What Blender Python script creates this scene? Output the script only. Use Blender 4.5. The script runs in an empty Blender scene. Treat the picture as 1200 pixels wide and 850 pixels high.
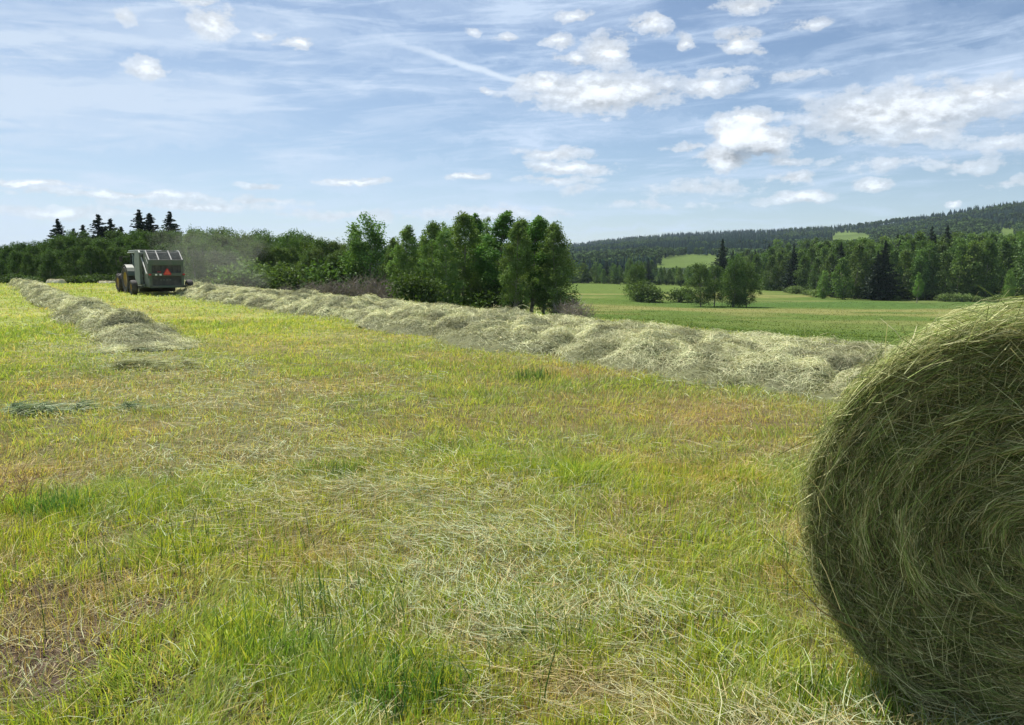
import bpy, math, random
import numpy as np
from mathutils import Vector, Matrix

random.seed(11)
rng = np.random.default_rng(7)
R = math.radians
scene = bpy.context.scene
COL = scene.collection

# ------------------------------------------------------------------ camera
FPX = 924.0                      # focal length in photo pixels (1200 wide)
CAMH = 1.70
PITCH = math.atan(116 / FPX)
cam_d = bpy.data.cameras.new("camera")
cam_d.sensor_width = 36.0
cam_d.lens = FPX / 1200 * 36.0
cam_d.clip_start = 0.05
cam_d.clip_end = 30000
cam = bpy.data.objects.new("camera", cam_d)
COL.objects.link(cam)
cam.location = (0, 0, CAMH)
cam.rotation_euler = (math.pi / 2 - PITCH, 0, 0)
scene.camera = cam

# ------------------------------------------------------------------ light, exposure
SUN_AZ = -38.0                   # degrees from straight ahead (negative = left)
SUN_EL = 56.0
SKY_STRENGTH = 0.060
scene.view_settings.view_transform = 'Standard'
scene.view_settings.look = 'None'
scene.view_settings.gamma = 1.0
scene.view_settings.exposure = 0.72
scene.view_settings.use_curve_mapping = False
sd = Vector((math.sin(R(SUN_AZ)) * math.cos(R(SUN_EL)), math.cos(R(SUN_AZ)) * math.cos(R(SUN_EL)), math.sin(R(SUN_EL))))
sun_d = bpy.data.lights.new("sun", 'SUN')
sun_d.energy = 5.0
sun_d.angle = R(0.55)
sun_d.color = (1.0, 0.955, 0.88)
sun = bpy.data.objects.new("sun", sun_d)
COL.objects.link(sun)
sun.location = (-30, 40, 60)
sun.rotation_euler = sd.to_track_quat('Z', 'Y').to_euler()

scene.cycles.max_bounces = 5
scene.cycles.diffuse_bounces = 2
scene.cycles.glossy_bounces = 2
scene.cycles.transmission_bounces = 3
scene.cycles.transparent_max_bounces = 8
scene.cycles.volume_bounces = 1
scene.cycles.caustics_reflective = False
scene.cycles.caustics_refractive = False


def ray(px, py):
    cx = (px - 600) / FPX
    cy = (425 - py) / FPX
    return Vector((cx, math.cos(PITCH) + cy * math.sin(PITCH), -math.sin(PITCH) + cy * math.cos(PITCH)))


def at(px, py, depth):           # point of a pixel at forward distance `depth`
    d = ray(px, py)
    return Vector((0, 0, CAMH)) + d * (depth / d.y)


# ------------------------------------------------------------------ sky (world)
world = bpy.data.worlds.new("World")
scene.world = world
world.use_nodes = True
wt = world.node_tree
wt.nodes.clear()


class G:                          # tiny node-expression helper
    def __init__(self, tree): self.t = tree
    def put(self, sock, v):
        if isinstance(v, bpy.types.NodeSocket): self.t.links.new(v, sock)
        else: sock.default_value = v
    def m(self, op, a, b=0.0, c=0.0, clamp=False):
        n = self.t.nodes.new('ShaderNodeMath'); n.operation = op; n.use_clamp = clamp
        self.put(n.inputs[0], a); self.put(n.inputs[1], b); self.put(n.inputs[2], c)
        return n.outputs[0]
    def v(self, op, a, b=(0, 0, 0)):
        n = self.t.nodes.new('ShaderNodeVectorMath'); n.operation = op
        self.put(n.inputs[0], a)
        if op == 'SCALE': self.put(n.inputs['Scale'], b)
        else: self.put(n.inputs[1], b)
        return n.outputs['Value'] if op in ('LENGTH', 'DOT_PRODUCT') else n.outputs[0]
    def xyz(self, x, y, z=0.0):
        n = self.t.nodes.new('ShaderNodeCombineXYZ')
        self.put(n.inputs[0], x); self.put(n.inputs[1], y); self.put(n.inputs[2], z)
        return n.outputs[0]
    def noise(self, vec, scale, detail=4, rough=.55, dist=0.0, col=False):
        n = self.t.nodes.new('ShaderNodeTexNoise')
        self.put(n.inputs['Vector'], vec)
        n.inputs['Scale'].default_value = scale; n.inputs['Detail'].default_value = detail
        n.inputs['Roughness'].default_value = rough; n.inputs['Distortion'].default_value = dist
        return n.outputs['Color' if col else 'Fac']
    def ss(self, v, lo, hi, a=0.0, b=1.0):
        n = self.t.nodes.new('ShaderNodeMapRange'); n.interpolation_type = 'SMOOTHSTEP'
        self.put(n.inputs['Value'], v)
        for k, q in zip(('From Min', 'From Max', 'To Min', 'To Max'), (lo, hi, a, b)): n.inputs[k].default_value = q
        return n.outputs['Result']
    def mix(self, f, a, b, mode='MIX'):
        n = self.t.nodes.new('ShaderNodeMix'); n.data_type = 'RGBA'; n.blend_type = mode
        self.put(n.inputs['Factor'], f)
        for s, q in ((n.inputs[6], a), (n.inputs[7], b)):
            if isinstance(q, tuple) and len(q) == 3: q = (*q, 1)
            self.put(s, q)
        return n.outputs[2]


def build_sky():
    g = G(wt)
    geo = wt.nodes.new('ShaderNodeTexCoord')
    dirv = g.v('NORMALIZE', geo.outputs['Generated'])
    sx = wt.nodes.new('ShaderNodeSeparateXYZ'); wt.links.new(dirv, sx.inputs[0])
    az = g.m('ARCTAN2', sx.outputs[0], sx.outputs[1])
    el = g.m('ARCSINE', sx.outputs[2])
    p = g.xyz(az, el)
    sky = wt.nodes.new('ShaderNodeTexSky'); sky.sky_type = 'NISHITA'
    sky.sun_disc = False
    sky.sun_elevation = R(SUN_EL); sky.sun_rotation = R(SUN_AZ)
    sky.altitude = 900; sky.air_density = 1.0; sky.dust_density = .5; sky.ozone_density = 3.2
    base = g.mix(1.0, sky.outputs[0], (SKY_STRENGTH,) * 3, 'MULTIPLY')
    # cumulus: (px, py, rx, ry, weight)
    CL = [(705, 108, 105, 27, 1.05), (640, 100, 45, 16, .9), (830, 102, 48, 14, .8), (845, 84, 40, 8, .6), (712, 62, 34, 22, .9), (672, 68, 22, 10, .7),
          (655, 48, 26, 8, .75), (672, 19, 28, 8, .7), (765, 27, 24, 14, .9), (802, 50, 17, 10, .8),
          (868, 50, 28, 17, .85), (888, 62, 14, 8, .6), (880, 6, 42, 9, .8), (945, 27, 32, 9, .6), (930, 88, 46, 9, .5),
          (872, 154, 40, 26, 1.6), (898, 166, 38, 20, 1.4), (846, 186, 30, 18, 1.3), (805, 172, 36, 5, .6),
          (925, 209, 34, 8, .8), (942, 231, 36, 9, 1.0), (1020, 215, 24, 8, .9), (920, 190, 30, 6, .6),
          (1060, 130, 135, 36, 1.0), (1150, 112, 90, 18, .9), (1000, 135, 70, 25, .8), (1085, 155, 80, 18, .7), (1195, 100, 30, 16, .7),
          (650, 180, 48, 10, .8), (665, 196, 60, 9, .9), (650, 211, 50, 6, .6), (680, 223, 22, 8, .5), (820, 222, 80, 14, .5),
          (549, 206, 26, 5, 1.0), (418, 212, 50, 5, 1.0), (310, 219, 40, 4, .6),
          (250, 28, 32, 20, .85), (175, 82, 30, 14, .85), (308, 40, 16, 6, .8), (345, 50, 20, 8, .85), (146, 20, 16, 9, .55), (230, 2, 30, 6, .6),
          (590, 44, 18, 6, .7), (555, 38, 10, 6, .5), (577, 107, 12, 4, .6),
          (30, 214, 75, 5, .9), (150, 228, 150, 6, .8), (60, 248, 110, 9, .7), (230, 242, 130, 8, .7), (400, 252, 110, 8, .6), (560, 250, 120, 10, .6), (300, 236, 70, 5, .7),
          (1180, 215, 36, 7, .5), (1115, 238, 12, 4, .9), (1180, 165, 60, 18, .5), (1060, 190, 110, 12, .45), (1130, 195, 60, 9, .5),
          (760, 240, 80, 7, .4), (860, 237, 60, 6, .4),
          # beyond the frame, for other viewpoints
          (1350, 140, 120, 30, .9), (1420, 60, 70, 25, .8), (-150, 90, 70, 16, .7), (-250, 180, 120, 10, .6)]
    wn = g.noise(g.v('MULTIPLY', p, (1, 1.5, 1)), 22, 6, .62, col=True)
    off = g.v('SCALE', g.v('SUBTRACT', wn, (.5, .5, .5)), 0.045)
    q = g.v('ADD', p, g.v('MULTIPLY', off, (1.2, .55, 0)))
    acc = None
    for (px, py, rx, ry, w) in CL:
        d = ray(px, py).normalized()
        a0, e0 = math.atan2(d.x, d.y), math.asin(d.z)
        k = math.cos(a0)
        ra, re = rx * 1.18 / FPX * (k * k), ry * 1.15 / FPX * k
        dd = g.v('LENGTH', g.v('MULTIPLY', g.v('SUBTRACT', q, (a0, e0, 0)), (1 / ra, 1 / re, 0)))
        mk = g.m('MULTIPLY_ADD', dd, -w, w, clamp=True)
        acc = mk if acc is None else g.m('MAXIMUM', acc, mk)
    fine = g.noise(g.v('MULTIPLY', p, (1, 1.7, 1)), 27, 10, .64)
    fineU = g.noise(g.v('MULTIPLY', g.v('ADD', p, (-.004, .007, 0)), (1, 1.7, 1)), 27, 10, .64)
    dens = g.m('ADD', acc, g.m('MULTIPLY', g.m('SUBTRACT', fine, .50), 2.3))
    cov = g.m('MULTIPLY', g.ss(dens, .05, .38), g.ss(acc, 0, .12))
    thick = g.ss(dens, .45, .95)
    relief = g.m('MULTIPLY', g.m('SUBTRACT', fineU, fine), 3.2)
    # grey underside of the largest cumulus
    dark = None
    for (px, py, rx, ry, w) in [(880, 182, 46, 14, 1.0), (715, 118, 80, 13, .3), (1070, 140, 110, 18, .3)]:
        d = ray(px, py).normalized()
        a0, e0 = math.atan2(d.x, d.y), math.asin(d.z)
        dd = g.v('LENGTH', g.v('MULTIPLY', g.v('SUBTRACT', q, (a0, e0, 0)), (FPX / rx, FPX / ry, 0)))
        mk = g.m('MULTIPLY', g.ss(dd, .3, 1.3, 1, 0), w)
        dark = mk if dark is None else g.m('MAXIMUM', dark, mk)
    bright = g.m('ADD', g.m('MULTIPLY', thick, .18), .50)
    bright = g.m('SUBTRACT', bright, g.m('MULTIPLY', relief, .15))
    bright = g.m('SUBTRACT', bright, g.m('MULTIPLY', dark, .26))
    ccol = g.v('SCALE', g.xyz(.95, 1.0, 1.06), bright)
    # high veil: long streaks
    st1 = g.noise(g.v('MULTIPLY', g.v('ADD', p, g.v('SCALE', wn, .05)), (1.0, 6.5, 1)), 2.2, 7, .55, .6)
    st2 = g.noise(g.v('MULTIPLY', g.v('ADD', p, (3, 5, 0)), (1.6, 12, 1)), 3.4, 7, .6, .4)
    rot = g.xyz(g.m('ADD', az, g.m('MULTIPLY', el, 1.2)), g.m('SUBTRACT', el, g.m('MULTIPLY', az, .12)))
    st3 = g.noise(g.v('MULTIPLY', rot, (1.5, 14, 1)), 3.0, 8, .62, .5)
    veil = g.m('ADD', g.m('MULTIPLY', g.ss(st1, .44, .66), .42), g.m('MULTIPLY', g.ss(st2, .48, .68), .44))
    veil = g.m('ADD', veil, g.m('MULTIPLY', g.ss(st3, .48, .68), .36))
    veil = g.m('ADD', veil, g.ss(az, -.8, .45, .34, .03))
    veil = g.m('ADD', veil, g.ss(el, .0, .12, .12, .0))
    veil = g.m('MINIMUM', veil, .86)
    # contrail
    c1, c2 = ray(425, 36).normalized(), ray(612, 97).normalized()
    A = (math.atan2(c1.x, c1.y), math.asin(c1.z)); B = (math.atan2(c2.x, c2.y), math.asin(c2.z))
    L = math.hypot(B[0] - A[0], B[1] - A[1]); tx, ty = (B[0] - A[0]) / L, (B[1] - A[1]) / L
    qa = g.v('ADD', p, g.v('MULTIPLY', off, (.22, .22, 0)))
    rel = g.v('SUBTRACT', qa, (A[0], A[1], 0))
    al = g.v('DOT_PRODUCT', rel, (tx, ty, 0)); pe = g.m('ABSOLUTE', g.v('DOT_PRODUCT', rel, (-ty, tx, 0)))
    wdt = g.m('MULTIPLY', pe, 1 / .0042)
    ct = g.m('MULTIPLY', g.ss(wdt, .2, 1.2, 1, 0), g.m('MULTIPLY', g.ss(al, 0, .13), g.ss(al, L - .01, L + .01, 1, 0)))
    ct = g.m('MULTIPLY', ct, .62)
    vcol = g.mix(g.ss(az, -.75, .2), (.42, .485, .57), (.41, .49, .61))
    c = g.mix(veil, base, vcol)
    c = g.mix(ct, c, (.54, .60, .66))
    c = g.mix(g.m('MULTIPLY', cov, g.ss(acc, .0, .9, .50, .96)), c, ccol)
    bg = wt.nodes.new('ShaderNodeBackground'); wt.links.new(c, bg.inputs[0]); bg.inputs[1].default_value = 1.0
    out = wt.nodes.new('ShaderNodeOutputWorld'); wt.links.new(bg.outputs[0], out.inputs[0])


build_sky()
world.cycles.sampling_method = 'MANUAL'
world.cycles.sample_map_resolution = 512


# ------------------------------------------------------------------ numeric helpers
def h2(ix, iy, seed):
    h = (ix * 374761393 + iy * 668265263 + seed * 974634777) & 0x7fffffff
    h = ((h ^ (h >> 13)) * 1274126177) & 0x7fffffff
    h = (h ^ (h >> 16)) & 0xffff
    return h / 65535.0


def vn(x, y, seed=0):
    x = np.asarray(x, float); y = np.asarray(y, float)
    ix = np.floor(x).astype(np.int64); iy = np.floor(y).astype(np.int64)
    fx = x - ix; fy = y - iy
    fx = fx * fx * (3 - 2 * fx); fy = fy * fy * (3 - 2 * fy)
    a = h2(ix, iy, seed); b = h2(ix + 1, iy, seed); c = h2(ix, iy + 1, seed); d = h2(ix + 1, iy + 1, seed)
    return (a * (1 - fx) + b * fx) * (1 - fy) + (c * (1 - fx) + d * fx) * fy


def fbm(x, y, seed=0, oct=4):
    s = 0; a = .5; n = 0
    for i in range(oct):
        s = s + a * vn(x * 2 ** i + 17.3 * i, y * 2 ** i - 9.1 * i, seed + i); n += a; a *= .5
    return s / n


def sst(v, lo, hi):
    t = np.clip((np.asarray(v, float) - lo) / (hi - lo), 0, 1)
    return t * t * (3 - 2 * t)


def softp(v, k):
    return k * np.logaddexp(0, np.asarray(v, float) / k)


NX, NY = 0.832, 0.555            # across the swaths (to the right)
TX, TY = -0.555, 0.832           # along the swaths (away, to the left)


def st(x, y): return x * NX + y * NY, x * TX + y * TY
def xy(s, t): return s * NX + t * TX, s * NY + t * TY


RU = (np.array([-900, 0, 600, 670, 700, 780, 850, 900, 960, 1000, 1060, 1100, 1150, 1200, 1500]) - 600) / FPX
RPX = np.array([291, 291, 291, 289, 285, 277, 274, 273, 270, 267, 260, 254, 246, 241, 232])
RR = np.array([2600, 2600, 2600, 2600, 2600, 2500, 2300, 2200, 2000, 1900, 1800, 1700, 1650, 1600, 1600.])


def terrain(x, y):
    x = np.asarray(x, float); y = np.asarray(y, float)
    s, t = st(x, y)
    d = 0.15 * softp(s - 15.7, .7) * sst(y, -60, -10) + 0.05 * softp(y - 76, 4)
    z = -8.8 * (1 - np.exp(-d / 8.8))
    r = np.hypot(x, y)
    near = sst(r, 60, 120)
    z = z + (1 - near) * ((fbm(x * .5, y * .5, 3, 3) - .5) * .10 + (fbm(x * 2.2, y * 2.2, 8, 2) - .5) * .035)
    z = z + near * (fbm(x * .02, y * .02, 5, 3) - .5) * 1.1
    u = x / np.maximum(y, 1)
    Rr = np.interp(u, RU, RR); Hp = np.interp(u, RU, RPX)
    Hz = CAMH + (309 - Hp) / FPX * Rr
    f = np.clip((y - 400) / (Rr - 400), 0, 1.0)
    f = f ** 1.35
    rise = f * (Hz + 8.8) - np.clip(y - Rr, 0, None) * .004
    bump = (fbm(x * .004, y * .004, 21, 3) - .5) * 14 * sst(y, 500, 900) * (1 - sst(f, .85, 1.0))
    z = z + np.where(y > 400, rise + bump, 0)
    # gentle rise on the other sides so that the land closes at the horizon
    z = z + sst(-y, 150, 900) * 12
    return z


def tz(x, y): return float(terrain(np.array([x]), np.array([y]))[0])


def ground_at(px, py):           # where the view ray through a photo pixel meets the near field (z = 0 plane)
    d = ray(px, py); k = -CAMH / d.z
    return d.x * k, d.y * k


def obj_from(name, verts, faces_quads=None, faces_tris=None, mat=None, parent=None, col=None, smooth=False):
    me = bpy.data.meshes.new(name)
    verts = np.asarray(verts, np.float32).reshape(-1, 3)
    fq = np.asarray(faces_quads, np.int32).reshape(-1, 4) if faces_quads is not None else np.zeros((0, 4), np.int32)
    ft = np.asarray(faces_tris, np.int32).reshape(-1, 3) if faces_tris is not None else np.zeros((0, 3), np.int32)
    me.vertices.add(len(verts)); me.vertices.foreach_set('co', verts.ravel())
    nl = len(fq) * 4 + len(ft) * 3
    me.loops.add(nl); me.loops.foreach_set('vertex_index', np.concatenate([fq.ravel(), ft.ravel()]))
    me.polygons.add(len(fq) + len(ft))
    ls = np.concatenate([np.arange(len(fq)) * 4, len(fq) * 4 + np.arange(len(ft)) * 3]).astype(np.int32)
    me.polygons.foreach_set('loop_start', ls)
    if smooth: me.polygons.foreach_set('use_smooth', np.ones(len(fq) + len(ft), bool))
    me.update(calc_edges=True)
    if col is not None:
        a = me.attributes.new('col', 'FLOAT_COLOR', 'POINT')
        c = np.ones((len(verts), 4), np.float32); c[:, :3] = np.asarray(col).reshape(-1, 3)
        a.data.foreach_set('color', c.ravel())
    if mat: me.materials.append(mat)
    o = bpy.data.objects.new(name, me); COL.objects.link(o)
    if parent: o.parent = parent
    return o


class Ribbons:
    """many tapered strips collected into one mesh"""
    def __init__(self): self.v = []; self.q = []; self.t = []; self.c = []; self.n = 0
    def add(self, P, side, width, col, taper=1.0, blunt=False):
        # P (N,K,3)  side (N,3)  width (N,)  col (N,3) or (N,K,3)
        N, K, _ = P.shape
        if N == 0: return
        if col.ndim == 2: col = np.repeat(col[:, None, :], K, 1)
        f = np.linspace(0, 1, K)
        if blunt: w = np.ones(K)
        else: w = 1 - taper * f ** 1.6
        hw = width[:, None] * w[None, :] * .5
        off = side[:, None, :] * hw[..., None]
        if blunt:
            V = np.stack([P - off, P + off], 2).reshape(N, K * 2, 3)
            C = np.repeat(col, 2, 1)
            m = K * 2
            base = self.n + np.arange(N)[:, None] * m
            for k in range(K - 1):
                self.q.append(np.stack([base[:, 0] + 2 * k, base[:, 0] + 2 * k + 1, base[:, 0] + 2 * k + 3, base[:, 0] + 2 * k + 2], 1))
        else:
            Vb = np.stack([P[:, :-1] - off[:, :-1], P[:, :-1] + off[:, :-1]], 2).reshape(N, (K - 1) * 2, 3)
            V = np.concatenate([Vb, P[:, -1:]], 1)
            C = np.concatenate([np.repeat(col[:, :-1], 2, 1), col[:, -1:]], 1)
            m = (K - 1) * 2 + 1
            b = self.n + np.arange(N) * m
            for k in range(K - 2):
                self.q.append(np.stack([b + 2 * k, b + 2 * k + 1, b + 2 * k + 3, b + 2 * k + 2], 1))
            k = K - 2
            self.t.append(np.stack([b + 2 * k, b + 2 * k + 1, b + 2 * k + 2], 1))
        self.v.append(V.reshape(-1, 3)); self.c.append(C.reshape(-1, 3)); self.n += N * m
    def addmesh(self, V, Q, T, C):
        if Q is not None and len(Q): self.q.append(np.asarray(Q) + self.n)
        if T is not None and len(T): self.t.append(np.asarray(T) + self.n)
        self.v.append(V); self.c.append(C); self.n += len(V)
    def build(self, name, mat, parent=None, smooth=False):
        return obj_from(name, np.concatenate(self.v), np.concatenate(self.q) if self.q else None,
                        np.concatenate(self.t) if self.t else None, mat, parent, np.concatenate(self.c), smooth)


def tag(o, label=None, cat=None, group=None, kind=None):
    if label: o['label'] = label
    if cat: o['category'] = cat
    if group: o['group'] = group
    if kind: o['kind'] = kind
    return o


def empty(name, loc=(0, 0, 0), rz=0, label=None, cat=None, group=None):
    o = bpy.data.objects.new(name, None); COL.objects.link(o)
    o.location = loc; o.rotation_euler = (0, 0, rz); o.empty_display_size = .3
    return tag(o, label, cat, group)


# ------------------------------------------------------------------ materials
def new_mat(name):
    m = bpy.data.materials.new(name); m.use_nodes = True
    m.node_tree.nodes.clear()
    return m, G(m.node_tree)


def plant_mat(name, trans=.35, gloss=.06, rough=.5, objtint=False, tr_tint=(1.25, 1.2, .55)):
    m, g = new_mat(name); t = m.node_tree
    a = t.nodes.new('ShaderNodeAttribute'); a.attribute_name = 'col'
    c = a.outputs['Color']
    if objtint:
        oi = t.nodes.new('ShaderNodeObjectInfo')
        c = g.mix(1.0, c, oi.outputs['Color'], 'MULTIPLY')
    d = t.nodes.new('ShaderNodeBsdfDiffuse'); t.links.new(c, d.inputs[0])
    tr = t.nodes.new('ShaderNodeBsdfTranslucent')
    t.links.new(g.mix(1.0, c, tr_tint, 'MULTIPLY'), tr.inputs[0])
    mx = t.nodes.new('ShaderNodeMixShader'); mx.inputs[0].default_value = trans
    t.links.new(d.outputs[0], mx.inputs[1]); t.links.new(tr.outputs[0], mx.inputs[2])
    gl = t.nodes.new('ShaderNodeBsdfGlossy'); gl.inputs['Roughness'].default_value = rough
    gl.inputs[0].default_value = (.9, .95, .9, 1)
    m2 = t.nodes.new('ShaderNodeMixShader'); m2.inputs[0].default_value = gloss
    t.links.new(mx.outputs[0], m2.inputs[1]); t.links.new(gl.outputs[0], m2.inputs[2])
    o = t.nodes.new('ShaderNodeOutputMaterial'); t.links.new(m2.outputs[0], o.inputs[0])
    return m


def solid_mat(name, col, rough=.5, metal=0.0, noise=.25, scale=6.0, bump=0.0, col2=None, trans=0.0, spec=.5):
    m, g = new_mat(name); t = m.node_tree
    tc = t.nodes.new('ShaderNodeTexCoord')
    n = g.noise(tc.outputs['Object'], scale, 6, .6)
    c2 = col2 or tuple(max(0, c * (1 - noise)) for c in col)
    c = g.mix(g.ss(n, .35, .68), col, c2)
    b = t.nodes.new('ShaderNodeBsdfPrincipled'); t.links.new(c, b.inputs['Base Color'])
    b.inputs['Roughness'].default_value = rough; b.inputs['Metallic'].default_value = metal
    b.inputs['Specular IOR Level'].default_value = spec
    if trans: b.inputs['Transmission Weight'].default_value = trans
    if bump:
        bn = t.nodes.new('ShaderNodeBump'); bn.inputs['Strength'].default_value = bump; bn.inputs['Distance'].default_value = .02
        t.links.new(g.noise(tc.outputs['Object'], scale * 5, 5, .7), bn.inputs['Height']); t.links.new(bn.outputs[0], b.inputs['Normal'])
    o = t.nodes.new('ShaderNodeOutputMaterial'); t.links.new(b.outputs[0], o.inputs[0])
    return m


M_GRASS = plant_mat('grass_blades', .42, .018, .5)
M_HAY = plant_mat('dry_hay', .16, .010, .6, tr_tint=(1.1, 1.05, .75))
M_LEAF = plant_mat('tree_leaves', .25, .015, .6, objtint=True, tr_tint=(1.2, 1.3, .5))
M_NEEDLE = plant_mat('conifer_needles', .08, .02, .6, objtint=True)
M_FAR = plant_mat('distant_foliage', .10, .0, .6, tr_tint=(1.1, 1.1, .7))
M_BARK = solid_mat('aspen_bark', (.30, .28, .23), .85, col2=(.12, .10, .08), scale=5)
M_BARKD = solid_mat('spruce_bark', (.10, .075, .055), .9, scale=5)
M_TWIG = solid_mat('bare_twigs', (.20, .165, .14), .9, scale=3)


# ------------------------------------------------------------------ terrain
def patch_list(lst):
    out = []
    for (px, py, rad, w) in lst:
        gx, gy = ground_at(px, py); out.append((gx, gy, rad, w))
    return out


BROWN = patch_list([(655, 437, .75, 1.1), (855, 482, .9, 1.0), (838, 572, .42, 1.25), (750, 598, .35, .9), (690, 470, .8, .35), (30, 560, .55, 1.1), (10, 640, .5, .9),
                    (300, 405, 1.5, .5), (420, 395, 2.0, .5), (180, 372, 2.0, .5), (560, 420, 1.5, .45), (80, 720, .3, .9), (200, 690, .28, .5), (720, 640, .3, .5),
                    (900, 700, .3, .7), (640, 780, .25, .5), (330, 660, .3, .5), (560, 500, .8, .4), (960, 640, .4, .4), (760, 690, .3, .5)])
SOILP = patch_list([(150, 800, .25, .8), (40, 740, .3, .7), (330, 800, .12, .6), (60, 690, .32, 1.0), (110, 760, .32, 1.0), (230, 735, .22, .8), (20, 790, .3, .8), (250, 820, .2, .8), (110, 700, .2, .8), (700, 800, .15, .6), (870, 640, .18, .4), (1000, 780, .2, .5)])
LUSH = patch_list([(340, 750, .22, .8), (120, 590, .5, .6), (65, 588, .22, 1.0), (400, 545, .22, 1.0), (620, 440, .45, .9), (470, 800, .3, .9), (60, 440, 1.6, .9), (40, 390, 2.5, .7),
                   (150, 480, .9, .6), (820, 510, .5, .7), (690, 560, .3, .6), (760, 645, .22, .6), (830, 700, .3, .5), (500, 740, .25, .6), (250, 640, .35, .6), (600, 690, .25, .5), (700, 720, .3, .6),
                   (860, 780, .25, .7), (950, 820, .2, .8), (180, 800, .25, .6), (550, 430, 1.2, .3)])
HAYP = patch_list([(510, 690, .42, 1.3), (440, 640, .4, 1.1), (300, 560, .5, .9), (230, 520, .6, .9), (330, 470, 1.0, .8), (180, 430, .8, 1.0), (410, 475, .7, .5),
                   (570, 650, .3, .7), (620, 700, .3, .8), (380, 590, .5, .8), (560, 590, .25, .5), (440, 720, .3, .8), (100, 490, .6, .7), (480, 600, .4, .7)])


def psum(pl, x, y):
    v = 0
    for (cx, cy, r, w) in pl:
        v = v + w * np.exp(-((x - cx) ** 2 + (y - cy) ** 2) / (r * r))
    return v


def zones(x, y):
    s, t = st(x, y)
    wx = x + (fbm(x * 1.1, y * 1.1, 40, 3) - .5) * 1.1
    wy = y + (fbm(x * 1.1, y * 1.1, 50, 3) - .5) * 1.1
    n1 = fbm(x * .45, y * .45, 60, 4); n2 = fbm(x * 1.7, y * 1.7, 61, 4); n3 = fbm(s * .5, t * .09, 62, 4)
    n1d = fbm(x * .9 + 4, y * .9, 63, 4)
    brown = psum(BROWN, wx, wy) + sst(n1, .52, .72) * .5 + sst(n2, .56, .72) * .30 + sst(n3, .5, .75) * .35
    soil = psum(SOILP, wx, wy) * 1.1 + sst(fbm(x * 3.1, y * 3.1, 64, 3), .62, .8) * .25
    lush = psum(LUSH, wx, wy) + sst(n1d, .5, .72) * .6 + .45 * sst(-s, -.6, 1.8) * sst(y, 4, 8)
    strip = np.exp(-((s - 2.2) / 1.25) ** 2) * (1 - sst(t, 19, 23)) * sst(t, -1, 2)
    hay = psum(HAYP, wx, wy) * .33 + strip * (.22 + .5 * sst(n2, .42, .62)) + .35 * strip * sst(t, 6, 11) + sst(fbm(s * 1.1, t * .28, 66, 4), .56, .74) * .35 * (1 - .5 * sst(-s, -1, 2))
    return brown, soil, lush, hay


GREEN = np.array([.155, .255, .038]); YEL = np.array([.34, .405, .070]); STRAW = np.array([.49, .43, .20]); ORNG = np.array([.46, .34, .16])
PALE = np.array([.44, .49, .30]); DARKG = np.array([.08, .145, .03]); SOILC = np.array([.115, .085, .062])


def meadow_col(x, y):
    n = fbm(x * .03, y * .06, 70, 4)[:, None]; n2 = fbm(x * .12, y * .3, 71, 4)[:, None]
    c = np.array([.068, .112, .028]) * (1 - n2) + np.array([.105, .145, .038]) * n2
    b = sst(n, .45, .68) * sst(y, 90, 150)[:, None] * (1 - sst(y, 260, 330)[:, None])
    c = c * (1 - .75 * b) + np.array([.20, .19, .075]) * .75 * b
    wob = (fbm(x * .02, y * .02, 73, 3) - .5) * 45
    reed = (sst(y + wob, 176, 190) * (1 - sst(y + wob, 215, 232)))[:, None] * sst(x, 20, 60)[:, None]
    c = c * (1 - .7 * reed) + np.array([.060, .112, .032]) * .7 * reed
    far = sst(y, 255, 300)[:, None]
    c = c * (1 - far * .8) + np.array([.100, .140, .038]) * far * .8
    return c


def ground_colour(x, y):
    s, t = st(x, y)
    brown, soil, lush, hay = zones(x, y)
    c = np.ones((len(x), 3)) * (YEL * .14 + SOILC * .55)
    def lay(c, col, w): w = np.clip(w, 0, 1)[:, None]; return c * (1 - w) + col * w
    c = lay(c, GREEN * .3 + SOILC * .3, lush * .7)
    c = lay(c, ORNG * .28 + SOILC * .5, brown * .65)
    c = lay(c, PALE * .25 + SOILC * .3, hay * .5)
    c = lay(c, SOILC * .8, soil * .9)
    # farther off, bare ground is never seen between the blades
    far = sst(np.hypot(x, y), 9, 28)[:, None]
    bl = blade_mean(x, y)
    c = c * (1 - far * .8) + bl * far * .8
    m = sst(s, 14.9, 18.5)[:, None]
    m = np.maximum(m, sst(y, 78, 90)[:, None])
    c = c * (1 - m) + meadow_col(x, y) * m
    fo = sst(y, 420, 520)[:, None]
    c = c * (1 - fo) + np.array([.03, .045, .02]) * fo
    return c


def blade_mean(x, y):
    brown, soil, lush, hay = zones(x, y)
    c = np.ones((len(x), 3)) * (YEL * .50 + STRAW * .12 + PALE * .12 + GREEN * .26)
    def lay(c, col, w): w = np.clip(w, 0, 1)[:, None]; return c * (1 - w) + col * w
    c = lay(c, GREEN * .6 + YEL * .4, lush * .8)
    c = lay(c, ORNG * .5 + STRAW * .5, brown * .5)
    c = lay(c, PALE, hay * .5)
    return c * .8


CLEARINGS = [(768, 852, 299, 311), (974, 1020, 273, 280), (1170, 1190, 269, 275)]


def proj(x, y, z):
    fy = y * math.cos(PITCH) - (z - CAMH) * math.sin(PITCH)
    up = y * math.sin(PITCH) + (z - CAMH) * math.cos(PITCH)
    return 600 + FPX * x / fy, 425 - FPX * up / fy


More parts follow.
